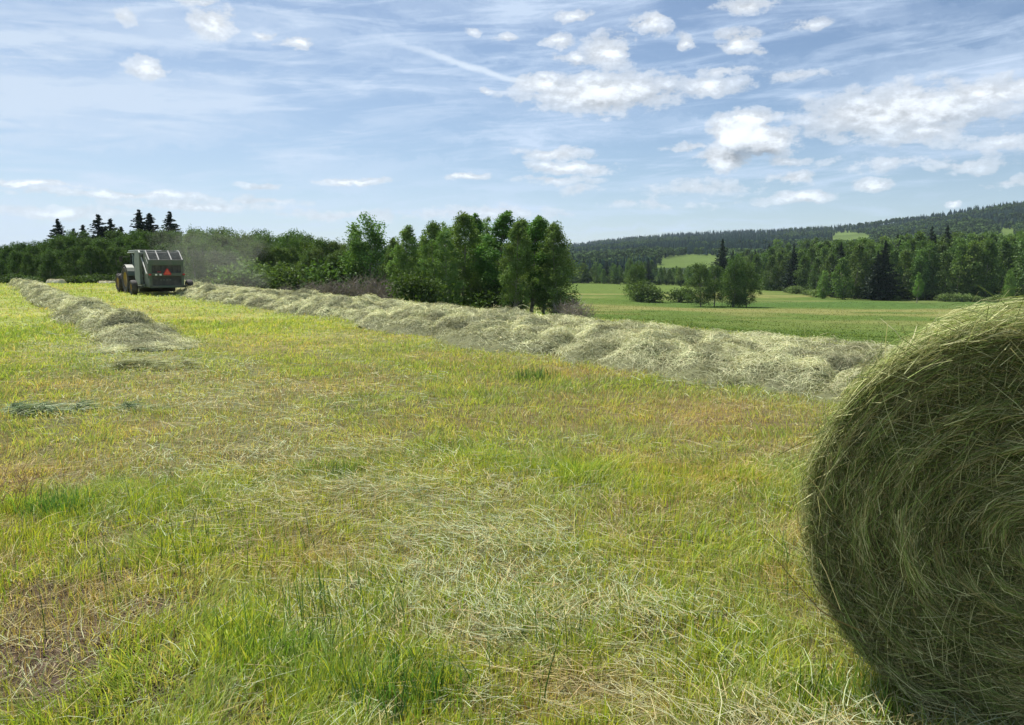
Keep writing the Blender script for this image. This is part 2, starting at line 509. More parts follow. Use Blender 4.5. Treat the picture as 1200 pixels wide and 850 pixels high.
def build_ground():
    a1 = np.radians(np.arange(-58, 58.01, .32)); a2 = np.radians(np.arange(60, 302, 3.0))
    ang = np.concatenate([a1, a2])
    rad = np.concatenate([[.05], np.geomspace(.4, 160, 235), np.geomspace(166, 3000, 170), np.geomspace(3200, 14000, 14)])
    A, Rd = np.meshgrid(ang, rad)
    x = (Rd * np.sin(A)).ravel(); y = (Rd * np.cos(A)).ravel()
    z = terrain(x, y)
    z = z - sst(Rd.ravel(), 3200, 14000) * 160
    na, nr = len(ang), len(rad)
    i, j = np.meshgrid(np.arange(nr - 1), np.arange(na), indexing='ij')
    j2 = (j + 1) % na
    Q = np.stack([i * na + j, i * na + j2, (i + 1) * na + j2, (i + 1) * na + j], -1).reshape(-1, 4)[:, ::-1]
    col = ground_colour(x, y)
    # hayfield clearings on the far hill
    px, py = proj(x, np.maximum(y, 1), z)
    for (x0, x1, y0, y1) in CLEARINGS:
        k = (y > 450) & (px > x0 - 6) & (px < x1 + 6) & (py > y0 - 3) & (py < y1 + 3)
        kk = np.where(k)[0]; col[kk] = np.array([.090, .130, .036]) * (.75 + .5 * fbm(x[kk] * .02, y[kk] * .02, 95, 3)[:, None])
    m, g = new_mat('field_ground'); t = m.node_tree
    a = t.nodes.new('ShaderNodeAttribute'); a.attribute_name = 'col'
    tc = t.nodes.new('ShaderNodeTexCoord')
    nf = g.noise(tc.outputs['Object'], 9, 9, .72); nb = g.noise(tc.outputs['Object'], .35, 6, .6)
    nl = g.noise(g.v('MULTIPLY', tc.outputs['Object'], (1, 3, 1)), .9, 6, .7)
    k = g.m('MULTIPLY', g.m('MULTIPLY', g.ss(nf, .25, .75, .55, 1.4), g.ss(nb, .3, .7, .85, 1.15)), g.ss(nl, .3, .7, .78, 1.2))
    c = g.v('SCALE', a.outputs['Color'], k)
    b = t.nodes.new('ShaderNodeBsdfPrincipled'); t.links.new(c, b.inputs['Base Color']); b.inputs['Roughness'].default_value = .95
    b.inputs['Specular IOR Level'].default_value = 0.0
    bn = t.nodes.new('ShaderNodeBump'); bn.inputs['Strength'].default_value = .7; bn.inputs['Distance'].default_value = .03
    t.links.new(g.noise(tc.outputs['Object'], 22, 6, .7), bn.inputs['Height']); t.links.new(bn.outputs[0], b.inputs['Normal'])
    o = t.nodes.new('ShaderNodeOutputMaterial'); t.links.new(b.outputs[0], o.inputs[0])
    ob = obj_from('ground', np.stack([x, y, z], 1), Q, None, m, None, col, True)
    tag(ob, kind='structure')


build_ground()


# ------------------------------------------------------------------ haze
def build_haze():
    V = np.array([(x, y, z) for z in (-200, 420) for (x, y) in ((-5200, -900), (5200, -900), (5200, 5600), (-5200, 5600))], float)
    # open country: the box's floor lies below the lowest ground inside it
    Q = [(0, 3, 2, 1), (4, 5, 6, 7), (0, 1, 5, 4), (1, 2, 6, 5), (2, 3, 7, 6), (3, 0, 4, 7)]
    m = bpy.data.materials.new('haze'); m.use_nodes = True; t = m.node_tree; t.nodes.clear()
    v = t.nodes.new('ShaderNodeVolumePrincipled'); v.inputs['Color'].default_value = (.62, .76, .95, 1)
    v.inputs['Density'].default_value = HAZE; v.inputs['Anisotropy'].default_value = .1
    o = t.nodes.new('ShaderNodeOutputMaterial'); t.links.new(v.outputs[0], o.inputs['Volume'])
    ob = obj_from('haze', V, Q, None, m)
    tag(ob, 'pale blue haze filling the air over the whole valley', 'haze', kind='stuff')


HAZE = 0.00006
build_haze()


# ------------------------------------------------------------------ trees
def tube_path(rb, pts, radii, col, sides=6):
    pts = np.asarray(pts, float); n = len(pts)
    V = []; 
    for k in range(n):
        d = pts[min(k + 1, n - 1)] - pts[max(k - 1, 0)]; d /= np.linalg.norm(d) + 1e-9
        a = np.cross(d, [.3, .9, .1]); a /= np.linalg.norm(a) + 1e-9; b = np.cross(d, a)
        th = np.arange(sides) / sides * 2 * np.pi
        V.append(pts[k] + radii[k] * (np.cos(th)[:, None] * a + np.sin(th)[:, None] * b))
    V = np.concatenate(V)
    Q = [(k * sides + j, k * sides + (j + 1) % sides, (k + 1) * sides + (j + 1) % sides, (k + 1) * sides + j) for k in range(n - 1) for j in range(sides)]
    rb.addmesh(V, np.array(Q), None, np.ones((len(V), 3)) * np.array(col))


def leaf_quads(rb, P, size, col, up=.25):
    N = len(P)
    nrm = rng.normal(size=(N, 3)); nrm[:, 2] += up * 2; nrm /= np.linalg.norm(nrm, axis=1)[:, None]
    a = np.cross(nrm, rng.normal(size=(N, 3))); a /= np.linalg.norm(a, axis=1)[:, None]; b = np.cross(nrm, a)
    sa = (size * rng.uniform(.6, 1.3, N))[:, None]; sb = (size * rng.uniform(.45, .9, N))[:, None]
    V = np.stack([P - a * sa, P + b * sb, P + a * sa, P - b * sb], 1).reshape(-1, 3)
    Q = np.arange(N * 4).reshape(-1, 4)
    rb.addmesh(V, Q, None, np.repeat(col, 4, 0))


def aspen_proto(H, W, nclump, nleaf, lsize, seed, trunks=1, low=.18, col=(.055, .10, .022), shape=1.0, crad=.55):
    """unit thing at origin, H metres high; returns root with trunk and crown children"""
    global rng
    keep = rng; rng = np.random.default_rng(seed)
    root = empty('leafy_tree')
    tk = Ribbons(); cr = Ribbons()
    for q in range(trunks):
        bx, by = (rng.normal(0, W * .10, 2) if trunks > 1 else (0, 0))
        lx, ly = rng.normal(0, .03 * H, 2)
        hh = H * (.93 if q == 0 else rng.uniform(.7, .9))
        def tp(f, bx=bx, by=by, lx=lx, ly=ly, hh=hh): return np.array([bx + lx * f + .012 * H * math.sin(f * 7 + q), by + ly * f + .01 * H * math.cos(f * 5), hh * f])
        fs = np.linspace(0, 1, 9); r0 = .0125 * H / math.sqrt(trunks) * (1.15 if trunks > 1 else 1)
        tube_path(tk, [tp(f) - np.array([0, 0, .3 if f == 0 else 0]) for f in fs], [r0 * (1.1 - f * .98) for f in fs], (1, 1, 1), 6)
        nc = nclump // trunks
        for i in range(nc):
            f = low + (1 - low) * (i + rng.uniform(0, 1)) / nc
            env = math.sin(math.pi * min(.985, .07 + .91 * ((f - low) / (1 - low)) ** (.72 * shape))) ** (.8 if W / H < .47 else .5) * .5 * W
            env *= rng.uniform(.8, 1.15) / (1 if trunks == 1 else 1.25)
            az = rng.uniform(0, 2 * math.pi); rr = env * rng.uniform(.15, 1) ** .6
            c = tp(f * .97) + np.array([math.cos(az) * rr, math.sin(az) * rr, rng.uniform(-.2, .5)])
            s0 = tp(max(.05, f - .10 - .08 * rng.random()))
            if i % 2 == 0:
                mid = (s0 + c) / 2 + np.array([0, 0, -.02 * H])
                tube_path(tk, [s0, mid, c], [r0 * .35 * (1.1 - f), r0 * .22 * (1.1 - f) + .004, .004], (1, 1, 1), 3)
            n = int(nleaf / nclump * rng.uniform(.6, 1.4))
            rad = crad * rng.uniform(.6, 1.25) * (1.1 - .35 * f)
            d = rng.normal(size=(n, 3)); d /= np.linalg.norm(d, axis=1)[:, None]
            d *= (rng.uniform(0, 1, n) ** .75)[:, None] * rad * np.array([1.3, 1.3, 1.35])
            tone = rng.uniform(.75, 1.3); yl = rng.uniform(-.1, .25)
            cc = np.array(col) * 1.6 * tone * np.array([1 + yl, 1 + yl * .4, 1])
            C = cc[None, :] * rng.uniform(.75, 1.25, (n, 1))
            leaf_quads(cr, c + d, lsize, C)
    tk.build('trunk', M_BARK, root); cr.build('crown', M_LEAF, root)
    rng = keep
    return root


def spruce_proto(H, W, whorls, per, seed, col=(.022, .042, .022), dens=1.0):
    global rng
    keep = rng; rng = np.random.default_rng(seed)
    root = empty('spruce_tree')
    tk = Ribbons(); cr = Ribbons()
    tube_path(tk, [(0, 0, -.3), (0, 0, H * .5), (0, 0, H * .97)], [.016 * H, .009 * H, .002 * H], (1, 1, 1), 6)
    for w in range(whorls):
        f = .06 + .93 * (w / (whorls - 1)) ** .95
        L = W * .5 * (1 - f) ** .95 * rng.uniform(.62, 1.15) + .02
        n = max(4, int(per * (1 - .5 * f)))
        for b in range(n):
            az = rng.uniform(0, 2 * math.pi); l = L * rng.uniform(.4, 1.3)
            z0 = H * f + rng.uniform(-.28, .28); droop = -.25 + .5 * f
            K = max(3, int(3 + l * 3.2 * dens))
            ff = np.linspace(.12, 1, K)
            P = np.stack([np.cos(az) * l * ff, np.sin(az) * l * ff, z0 + l * (droop * ff + .18 * ff ** 2)], 1)
            m = 5
            P = np.repeat(P, m, 0) + rng.normal(0, .035 + .07 * (1 - f), (K * m, 3)) * np.array([1, 1, .8])
            tone = rng.uniform(.65, 1.3)
            leaf_quads(cr, P, .09 + .12 * (1 - f), np.array(col)[None, :] * tone * rng.uniform(.8, 1.2, (len(P), 1)), .1)
    P = np.stack([rng.normal(0, .04, 14), rng.normal(0, .04, 14), H * rng.uniform(.93, 1.0, 14)], 1)
    leaf_quads(cr, P, .12, np.tile(np.array(col), (14, 1)), 0)
    tk.build('trunk', M_BARKD, root); cr.build('crown', M_NEEDLE, root)
    rng = keep
    return root


def shrub_proto(H, W, nleaf, lsize, seed, col=(.07, .115, .03)):
    global rng
    keep = rng; rng = np.random.default_rng(seed)
    root = empty('leafy_shrub'); tk = Ribbons(); cr = Ribbons()
    for i in range(16):
        az = rng.uniform(0, 6.28); rr = W * .5 * rng.uniform(.1, .85) ** .8; hz = H * rng.uniform(.35, .85) * (1 - .35 * (rr / (W * .5)) ** 2)
        c = np.array([math.cos(az) * rr, math.sin(az) * rr, hz])
        tube_path(tk, [(0, 0, -.1), c * np.array([.4, .4, .5]), c], [.03, .02, .006], (1, 1, 1), 4)
        n = nleaf // 16
        d = rng.normal(size=(n, 3)) * np.array([.19 * W, .19 * W, .16 * H]) * .75
        C = np.array(col) * rng.uniform(.75, 1.3) * rng.uniform(.8, 1.2, (n, 1))
        P = c + d; P[:, 2] = np.abs(P[:, 2])
        leaf_quads(cr, P, lsize, C)
    tk.build('stems', M_TWIG, root); cr.build('foliage', M_LEAF, root)
    rng = keep
    return root


def brush_proto(H, W, n, seed):
    global rng
    keep = rng; rng = np.random.default_rng(seed)
    root = empty('bare_shrub'); rb = Ribbons()
    for i in range(n):
        az = rng.uniform(0, 6.28); rr = W * .5 * rng.uniform(0, 1) ** .6; h = H * rng.uniform(.5, 1) * (1 - .4 * (rr / (W * .5)) ** 2)
        tip = np.array([math.cos(az) * rr, math.sin(az) * rr, h])
        base = tip * np.array([.3, .3, 0]); mid = base + (tip - base) * np.array([.35, .35, .6])
        K = 4; f = np.linspace(0, 1, K)[:, None]
        P = (1 - f) ** 2 * base + 2 * f * (1 - f) * mid + f ** 2 * tip
        m = 5
        Pa = [P[None]]
        for q in range(m):
            k = rng.uniform(.35, 1); s = base + (tip - base) * k
            e = s + rng.normal(0, 1, 3) * np.array([.28, .28, .2]) * W * .5 + np.array([0, 0, .15 * H])
            Pa.append(np.linspace(s, e, K)[None])
        P = np.concatenate(Pa); sd = rng.normal(size=(len(P), 3)); sd /= np.linalg.norm(sd, axis=1)[:, None]
        rb.add(P, sd, np.full(len(P), .035), np.tile(np.array([[.19, .165, .15]]) * rng.uniform(.7, 1.4), (len(P), 1)), .6)
    rb.build('branches', M_HAY, root)
    rng = keep
    return root


def copy_thing(proto, loc, rz, sc, label, cat, group=None, tint=(1, 1, 1)):
    r = proto.copy(); COL.objects.link(r)
    r.location = loc; r.rotation_euler = (0, 0, rz); r.scale = sc
    tag(r, label, cat, group)
    for ch in PROTO_KIDS[proto.name]:
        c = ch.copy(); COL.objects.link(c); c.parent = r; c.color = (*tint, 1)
    return r


PROTO_KIDS = {}
PROTO_H = {}
def reg(p, H):
    PROTO_KIDS[p.name] = [o for o in COL.objects if o.parent == p]; PROTO_H[p.name] = H * (.93 if 'leafy_tree' in p.name else .98)
    return p


# detailed trees for the near clump and the left wood
ASP = [reg(aspen_proto(10, 4.4, 150, 19000, .076, 100, 1, .07, (.064, .105, .030), .9, .50), 10),
       reg(aspen_proto(10, 4.2, 140, 18000, .076, 101, 1, .16, (.060, .098, .028), .85, .48), 10),
       reg(aspen_proto(10, 5.0, 170, 20000, .078, 102, 2, .06, (.064, .106, .031), .9, .52), 10),
       reg(aspen_proto(10, 3.4, 115, 14500, .075, 103, 1, .24, (.050, .10, .022), .8, .45), 10),
       reg(aspen_proto(10, 7.2, 130, 11000, .12, 104, 2, .06, (.060, .10, .026), .95, .78), 10)]
BROAD = [reg(aspen_proto(10, 6.4, 150, 16000, .10, 110, 2, .08, (.062, .108, .026), .95, .85), 10),
         reg(aspen_proto(10, 6.0, 120, 13000, .10, 111, 1, .10, (.055, .10, .024), 1.0, .8), 10),
         reg(aspen_proto(10, 5.2, 105, 12000, .095, 112, 1, .16, (.058, .100, .026), .9, .7), 10)]
FARB = [reg(aspen_proto(16, 8.0, 110, 5000, .25, 120, 2, .05, (.050, .088, .024), .95, 1.25), 16),
        reg(aspen_proto(16, 6.4, 100, 4400, .24, 121, 1, .12, (.048, .082, .024), .85, 1.1), 16),
        reg(aspen_proto(16, 7.2, 105, 4800, .25, 122, 1, .06, (.056, .094, .026), 1.0, 1.2), 16)]
SPR = [reg(spruce_proto(12, 5.4, 42, 15, 130), 12), reg(spruce_proto(12, 4.8, 38, 14, 131), 12), reg(spruce_proto(12, 6.0, 36, 14, 132, dens=.9), 12)]
SHB = [reg(shrub_proto(2.4, 3.4, 2600, .11, 140), 2.4), reg(shrub_proto(1.6, 2.2, 1800, .09, 141), 1.6)]
BRU = [reg(brush_proto(2.2, 3.2, 90, 150), 2.2), reg(brush_proto(1.8, 2.6, 70, 151), 1.8)]
USED = set()


def plant(protos, px, top, depth, label, cat='tree', group=None, wide=1.0, tint=1.0, base_z=None, tcol=None):
    """tree whose axis is at photo column px and whose tip reaches photo row top, standing on the terrain at that depth"""
    p = protos[random.randrange(len(protos))] if isinstance(protos, list) else protos
    P = at(px, top, depth)
    z0 = tz(P.x, P.y)
    h = max(.5, P.z - z0)
    k = h / PROTO_H[p.name]
    tc = tcol or (tint * random.uniform(.92, 1.1), tint, tint * random.uniform(.9, 1.1))
    return copy_thing(p, (P.x, P.y, z0 - .05), random.uniform(0, 6.28), (k * wide, k * wide, k), label, cat, group, tc)


# --- clump behind the windrow
near = [(482, 266, 73, 1, 1.05, 'lighter green leafy tree at the left end of the near clump'),
        (503, 260, 78, 0, 1.0, 'leafy tree just right of the leftmost lighter one in the near clump'),
        (520, 268, 70, 2, .9, 'shorter leafy tree in the left half of the near clump'),
        (543, 250, 76, 0, 1.05, 'tallest tree of the near clump, left of its middle'),
        (563, 254, 80, 3, 1.2, 'narrow leafy tree right beside the tallest one of the near clump'),
        (587, 251, 74, 3, 1.35, 'tall slim tree in the middle of the near clump with bare lower trunk'),
        (603, 262, 68, 1, .9, 'lower leafy tree in the right half of the near clump'),
        (622, 256, 72, 3, 1.3, 'slim tree before the right end of the near clump with a gap beside it'),
        (637, 262, 76, 1, 1.0, 'leafy tree behind the rightmost one of the near clump'),
        (512, 263, 84, 2, 1.0, 'leafy tree in the back row left of the tallest tree of the near clump'),
        (575, 258, 88, 2, 1.0, 'leafy tree in the back row filling the middle of the near clump'),
        (612, 257, 86, 0, 1.0, 'leafy tree in the back row behind the lower right half of the near clump'),
        (652, 261, 70, 0, .95, 'rightmost tree of the near clump with foliage down to the ground')]
for i, (px, top, dep, pi, w, lab) in enumerate(near):
    w *= 1.12
    plant(ASP[pi], px, top, dep, lab, 'tree', 'leafy trees of the clump behind the windrow', w, 1.5 if i == 0 else 1.15)
for (px, top, dep, w, lab) in [(496, 318, 66, 1.0, 'green bush at the left foot of the near clump of trees'),
                          (572, 335, 72, 1.3, 'low bush under the middle of the near clump of trees')]:
    plant(SHB[0], px, top, dep, lab, 'bush', 'bushes under the near clump', w, .9)
for (px, top, dep, lab) in [(680, 354, 62, 'small grey bare bush right of the near clump of trees'), (668, 350, 64, 'small twiggy bush at the right foot of the near clump')]:
    plant(BRU[1], px, top, dep, lab, 'bush', 'bare bushes beside the near clump', 1.2)
# --- broad tree to its left
plant(BROAD[0], 437, 255, 86, 'broad rounded tree standing alone left of the near clump', 'tree', None, 1.25, 1.2)
plant(ASP[2], 413, 266, 90, 'leafy tree touching the left side of the broad rounded tree', 'tree', None, .8, 1.0)
plant(ASP[1], 457, 280, 82, 'lower leafy tree on the right flank of the broad rounded tree', 'tree', None, 1.0, .9)
lab_b = ['bare twiggy brown bush left of the broad tree', 'bare brown bush under the broad rounded tree', 'tall bare thicket under the right of the broad rounded tree',
         'bare grey bush between the broad tree and the near clump', 'bare brown bush at the right end of the left wood', 'low bare bush in front of the left wood']
for (px, top, dep), lab in zip([(385, 326, 74), (412, 322, 74), (436, 318, 72), (455, 328, 70), (362, 328, 78), (335, 332, 80)], lab_b):
    plant(BRU[0], px, top, dep, lab, 'bush', 'bare bushes before the trees', 1.0)

# --- left wood
topx = [-140, -60, 0, 30, 60, 100, 150, 190, 240, 280, 330, 360, 395, 415]
topy = [292, 288, 290, 284, 279, 275, 274, 270, 269, 273, 276, 277, 280, 288]
n = 0
for row, (d0, dh) in enumerate([(100, 12), (110, 2), (122, 0)]):
    px = -150 + row * 6
    while px < 405:
        t = float(np.interp(px, topx, topy)) + dh + random.uniform(-4, 7)
        if px > 225: d0b = d0 - 12
        else: d0b = d0
        lab = 'leafy tree in the dense dark wood behind and left of the baler' if px < 222 else 'leafy tree in the greyer green wood right of the baler'
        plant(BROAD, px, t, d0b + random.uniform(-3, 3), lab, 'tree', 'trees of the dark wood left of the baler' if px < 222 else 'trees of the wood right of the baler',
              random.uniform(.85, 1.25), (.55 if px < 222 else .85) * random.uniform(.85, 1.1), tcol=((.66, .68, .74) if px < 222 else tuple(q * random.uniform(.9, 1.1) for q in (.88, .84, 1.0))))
        px += random.uniform(11, 19); n += 1
for (px, top, lab) in [(67, 259, 'spruce standing apart at the left end, above the dark wood'), (97, 266, 'short spruce left of the taller pair above the dark wood'),
                  (115, 254, 'tall thin spruce above the dark wood left of the baler'), (129, 259, 'thin spruce right of the tall thin one above the wood'),
                  (142, 268, 'small spruce tip left of the dark double spruce'), (163, 249, 'tall dense dark spruce above the baler'),
                  (175, 253, 'dark spruce leaning on the tall dense one above the baler'), (199, 251, 'bushy spruce right of the gap above the baler'),
                  (86, 270, 'small spruce between the leftmost one and its neighbour')]:
    plant(SPR, px, top, 132, lab, 'spruce', 'spruces above the left wood', 2.3, .9)
plant(SHB[0], 320, 309, 84, 'light green rounded bush in front of the wood right of the baler', 'bush', None, 1.2, 1.35)
plant(SHB[0], 277, 304, 84, 'pale grey green bush in front of the wood right of the baler', 'bush', None, 1.0, 1.0, tcol=(1.8, 1.7, 1.9))
plant(SHB[0], 388, 303, 84, 'green bush at the right end of the wood', 'bush', None, 1.0, 1.2)
und = 'low bush along the foot of the wood right of the baler'
for px in (236, 252, 268, 290, 305, 335, 350, 372):
    plant(SHB[1], px, 324 + random.uniform(-3, 4), 84, und, 'bush', 'low bushes along the foot of the wood', 1.5, 1.0, tcol=(1.3, 1.05, 1.2))
und = 'low bush along the foot of the dark wood left of the baler'
for px in range(-60, 220, 17):
    plant(SHB[1], px, 320 + random.uniform(-3, 3), 96, und, 'bush', 'low bushes along the foot of the dark wood', 1.5, .9)

# --- trees standing on the meadow
mead = [(822, 309, 190, BROAD[1], 1.1, 'leafy tree at the left of the dark clump on the meadow'), (838, 312, 194, BROAD[2], 1.1, 'slim leafy tree in the middle of the dark clump on the meadow'),
        (860, 301, 188, BROAD[0], 1.05, 'large dark round tree at the right of the clump on the meadow'), (876, 309, 190, BROAD[1], 1.0, 'leafy tree on the right flank of the dark clump on the meadow')]
for (px, top, dep, p, w, lab) in mead: plant(p, px, top, dep, lab, 'tree', 'trees of the clump on the meadow', w, .75)
plant(SPR[0], 847, 282, 330, 'tall pointed spruce rising behind the clump on the meadow', 'spruce', None, 1.4, .9)
plant(SPR[1], 859, 295, 340, 'shorter spruce right of the tall pointed one behind the clump on the meadow', 'spruce', None, 1.4, .9)
plant(BROAD[0], 745, 308, 222, 'round tree standing alone on the meadow between the two clumps', 'tree', None, 1.15, .8)
plant(SHB[0], 752, 329, 215, 'low bush at the right foot of the round meadow tree', 'bush', None, 1.0, 1.2)
plant(SHB[1], 764, 335, 212, 'small grey bush on the meadow right of the round tree', 'bush', None, 1.2, 1.1)
plant(SHB[1], 796, 336, 215, 'small dark bush on the meadow left of the dark clump', 'bush', None, 1.2, 1.0)

# --- wood on the far side of the meadow
def clear_of(px, base, top):
    for (x0, x1, y0, y1) in CLEARINGS:
        w = (px - (x0 + x1) / 2) / ((x1 - x0) / 2)
        if abs(w) < 1 and top < y1 and base > y0 + (y1 - y0) * .6 * w * w: return False
    return True


EDGE_PX = [640, 700, 760, 820, 880, 920, 960, 1000, 1060, 1120, 1200, 1300]
EDGE_D = [420, 405, 395, 370, 330, 300, 265, 245, 236, 230, 226, 226]
WTOP = [312, 312, 312, 313, 302, 302, 296, 292, 292, 288, 282, 280]
cnt = 0
for row in range(6):
    px = 640 + random.uniform(0, 8)
    while px < 1250:
        d = float(np.interp(px, EDGE_PX, EDGE_D)) * (1 + .11 * row) + random.uniform(-6, 6)
        X = (px - 600) / FPX * d
        z = tz(X, d)
        base = proj(X, d, z)[1]
        target = float(np.interp(px, EDGE_PX, WTOP)) - row * (3.2 if px > 900 else 1.0) + random.uniform(-6, 6)
        sp = random.random() < (.09 if px > 900 else .16)
        hgt = (base - target) / FPX * d
        hgt = max(5, min(24, hgt))
        top = base - hgt / d * FPX
        if sp: top -= random.uniform(2, 10)
        for (x0, x1, y0, y1) in CLEARINGS:
            if x0 - 4 < px < x1 + 4 and base > y1 + 8 and top < y1 + 2: top = y1 + 2 + random.uniform(-2, 4); sp = False
        if clear_of(px, base, top) and cnt < 285:
            if sp:
                plant(SPR, px, top, d, 'dark spruce in the mixed wood along the far side of the meadow', 'spruce', 'spruces of the wood beyond the meadow', 1.3, random.uniform(.8, 1.1))
            else:
                plant(FARB, px, top, d, 'leafy tree in the mixed wood along the far side of the meadow', 'tree', 'leafy trees of the wood beyond the meadow', random.uniform(.8, 1.1), random.uniform(.75, 1.25))
            cnt += 1
        px += random.uniform(11, 19) * (1.0 if px > 880 else .85)
plant(SPR[0], 1038, 284, 228, 'tall dark spruce at the front edge of the far wood', 'spruce', None, 1.4, .7)
plant(SPR[1], 1029, 296, 226, 'dark spruce just left of the tallest front one at the far wood edge', 'spruce', None, 1.4, .7)
plant(BROAD[0], 1185, 318, 190, 'light green tree in front of the far wood, beside the near bale top', 'tree', None, .6, 1.3)
plant(FARB[2], 990, 303, 232, 'broad green tree bulging in front of the far wood', 'tree', None, 1.15, 1.1)
plant(ASP[3], 1077, 320, 205, 'small thin trunked pale tree in front of the far wood', 'tree', None, .9, 1.5)
plant(FARB[0], 968, 318, 240, 'pale green tree at the left of the bulging one in front of the far wood', 'tree', None, 1.0, 1.6)
lb = 'pale small bush on the meadow edge before the far wood'
for px in (925, 934, 945, 956, 962, 1108, 1118, 1130, 1142, 1160, 1172, 1050):
    dd = float(np.interp(px, EDGE_PX, EDGE_D)) - 12
    z = tz((px - 600) / FPX * dd, dd); b = proj((px - 600) / FPX * dd, dd, z)[1]
    plant(SHB[1], px, b - random.uniform(6, 11), dd, lb, 'bush', 'pale bushes along the far wood edge', 1.2, 1.0, tcol=(2.0, 1.7, 2.2))

ub = 'dark undergrowth bush along the foot of the wood beyond the meadow'
px = 660
while px < 1230:
    dd = float(np.interp(px, EDGE_PX, EDGE_D)) + random.uniform(-5, 8); zz = tz((px - 600) / FPX * dd, dd); b = proj((px - 600) / FPX * dd, dd, zz)[1]
    plant(SHB, px, b - random.uniform(6, 13) * 230 / dd * 1.3, dd, ub, 'bush', 'undergrowth bushes of the wood beyond the meadow', 1.5, random.uniform(.5, .95)); px += random.uniform(7, 14)
# prototypes served their purpose
for p in list(PROTO_KIDS):
    for k in PROTO_KIDS[p]: bpy.data.objects.remove(k)
    bpy.data.objects.remove(bpy.data.objects[p])


# ------------------------------------------------------------------ far woods on the hill (one mass)
def far_tree_template(kind, seed):
    r = np.random.default_rng(seed)
    V = []; T = []
    if kind == 'con':
        n = 0
        for L in range(7):
            f = L / 7; z = .10 + .80 * f; rad = .17 * (1 - f) ** .85 + .02; k = 6
            th = np.arange(k) / k * 6.283 + r.uniform(0, 1)
            rr = rad * r.uniform(.55, 1.2, k)
            ring = np.stack([np.cos(th) * rr, np.sin(th) * rr, z + r.uniform(-.03, .01, k)], 1)
            V.append(ring); V.append([[0, 0, z + .24 * (1 - f * .5)]])
            for j in range(k): T.append((n + j, n + (j + 1) % k, n + k))
            n += k + 1
        V = np.concatenate(V)
    else:
        N = 46
        d = r.normal(size=(N, 3)); d /= np.linalg.norm(d, axis=1)[:, None]
        c = d * (r.uniform(.4, 1, N) ** .5)[:, None] * np.array([.30, .30, .40]) + np.array([0, 0, .56])
        nrm = d + r.normal(0, .5, (N, 3)); nrm /= np.linalg.norm(nrm, axis=1)[:, None]
        a = np.cross(nrm, r.normal(size=(N, 3))); a /= np.linalg.norm(a, axis=1)[:, None]; b = np.cross(nrm, a)
        V = np.stack([c + a * .15, c - a * .09 + b * .13, c - a * .09 - b * .13], 1).reshape(-1, 3)
        T = np.arange(N * 3).reshape(-1, 3)
    return np.array(V), np.array(T)


def build_far_forest():
    global rng
    con = [far_tree_template('con', 200 + i) for i in range(4)]; dec = [far_tree_template('dec', 210 + i) for i in range(4)]
    rb = Ribbons()
    N = 72000
    u = rng.uniform(-.75, .86, N); d = 430 * (2750 / 430) ** (rng.uniform(0, 1, N) ** .8)
    x = u * d; y = d
    z = terrain(x, y)
    Rr = np.interp(u, RU, RR)
    edge = np.interp(600 + u * FPX, [x_ for x_ in EDGE_PX], EDGE_D) * 1.55
    mixn = fbm(x * .006, y * .006, 90, 4)
    elev = (z + 8.8)
    px, base = proj(x, y, z)
    isdec = (mixn > .43 + .14 * sst(d, 600, 1700)) & (rng.random(N) < .8)
    h = np.where(isdec, rng.uniform(6, 12, N), 5 + 10 * rng.beta(2, 2.4, N))
    top = proj(x, y, z + h)[1]
    ok = (d > edge) & (d < Rr + 60)
    for (x0, x1, y0, y1) in CLEARINGS: w = (px - (x0 + x1) / 2) / ((x1 - x0) / 2) + (fbm(x * .03, y * .03, 97, 3) - .5) * .8; ok &= ~((np.abs(w) < 1) & (top < y1 - (y1 - y0) * .35 * w * w) & (base > y0 + (y1 - y0) * .5 * w * w))
    # sparser near the far left, which the near trees hide
    ok &= ~((u < .02) & (rng.random(N) < .72))
    # thin the stand to the density the slope shows
    ok &= rng.random(N) < np.clip(.35 + .65 * sst(d, 500, 1100), 0, 1)
    x, y, z, h, isdec, d = [a[ok] for a in (x, y, z, h, isdec, d)]
    n = len(x); rot = rng.uniform(0, 6.28, n); var = rng.integers(0, 4, n); ton = rng.uniform(.55, 1.5, n) * (.7 + .7 * fbm(x * .02, y * .02, 96, 3))
    for kind in (0, 1):
        for v in range(4):
            k = np.where((isdec == bool(kind)) & (var == v))[0]
            if not len(k): continue
            V, T = (dec if kind else con)[v]
            c, s = np.cos(rot[k]), np.sin(rot[k])
            wd = h[k] * (1.0 if kind else .95)
            VX = (V[None, :, 0] * c[:, None] - V[None, :, 1] * s[:, None]) * wd[:, None] + x[k][:, None]
            VY = (V[None, :, 0] * s[:, None] + V[None, :, 1] * c[:, None]) * wd[:, None] + y[k][:, None]
            VZ = V[None, :, 2] * h[k][:, None] + z[k][:, None]
            VV = np.stack([VX, VY, VZ], -1).reshape(-1, 3)
            TT = (T[None] + (np.arange(len(k)) * len(V))[:, None, None]).reshape(-1, 3)
            base = np.array([.055, .090, .028]) if kind else np.array([.016, .034, .024])
            C = np.repeat(base[None] * ton[k][:, None], len(V), 0)
            rb.addmesh(VV, None, TT, C)
    o = rb.build('distant_forest', M_FAR)
    tag(o, 'dark conifer forest covering the far hillside up to the skyline', 'forest', kind='stuff')


build_far_forest()


# ------------------------------------------------------------------ meadow grass (beyond the hay field)
def wedge(N, r0, r1, p, a0=-47, a1=47):
    """positions with count per metre of radius ~ r^-p, inside a wide wedge in front of the camera"""
    uu = rng.uniform(0, 1, N)
    if abs(p - 1) < 1e-6: r = r0 * (r1 / r0) ** uu
    else: r = (r0 ** (1 - p) + uu * (r1 ** (1 - p) - r0 ** (1 - p))) ** (1 / (1 - p))
    a = np.radians(rng.uniform(a0, a1, N))
    return r * np.sin(a), r * np.cos(a), r


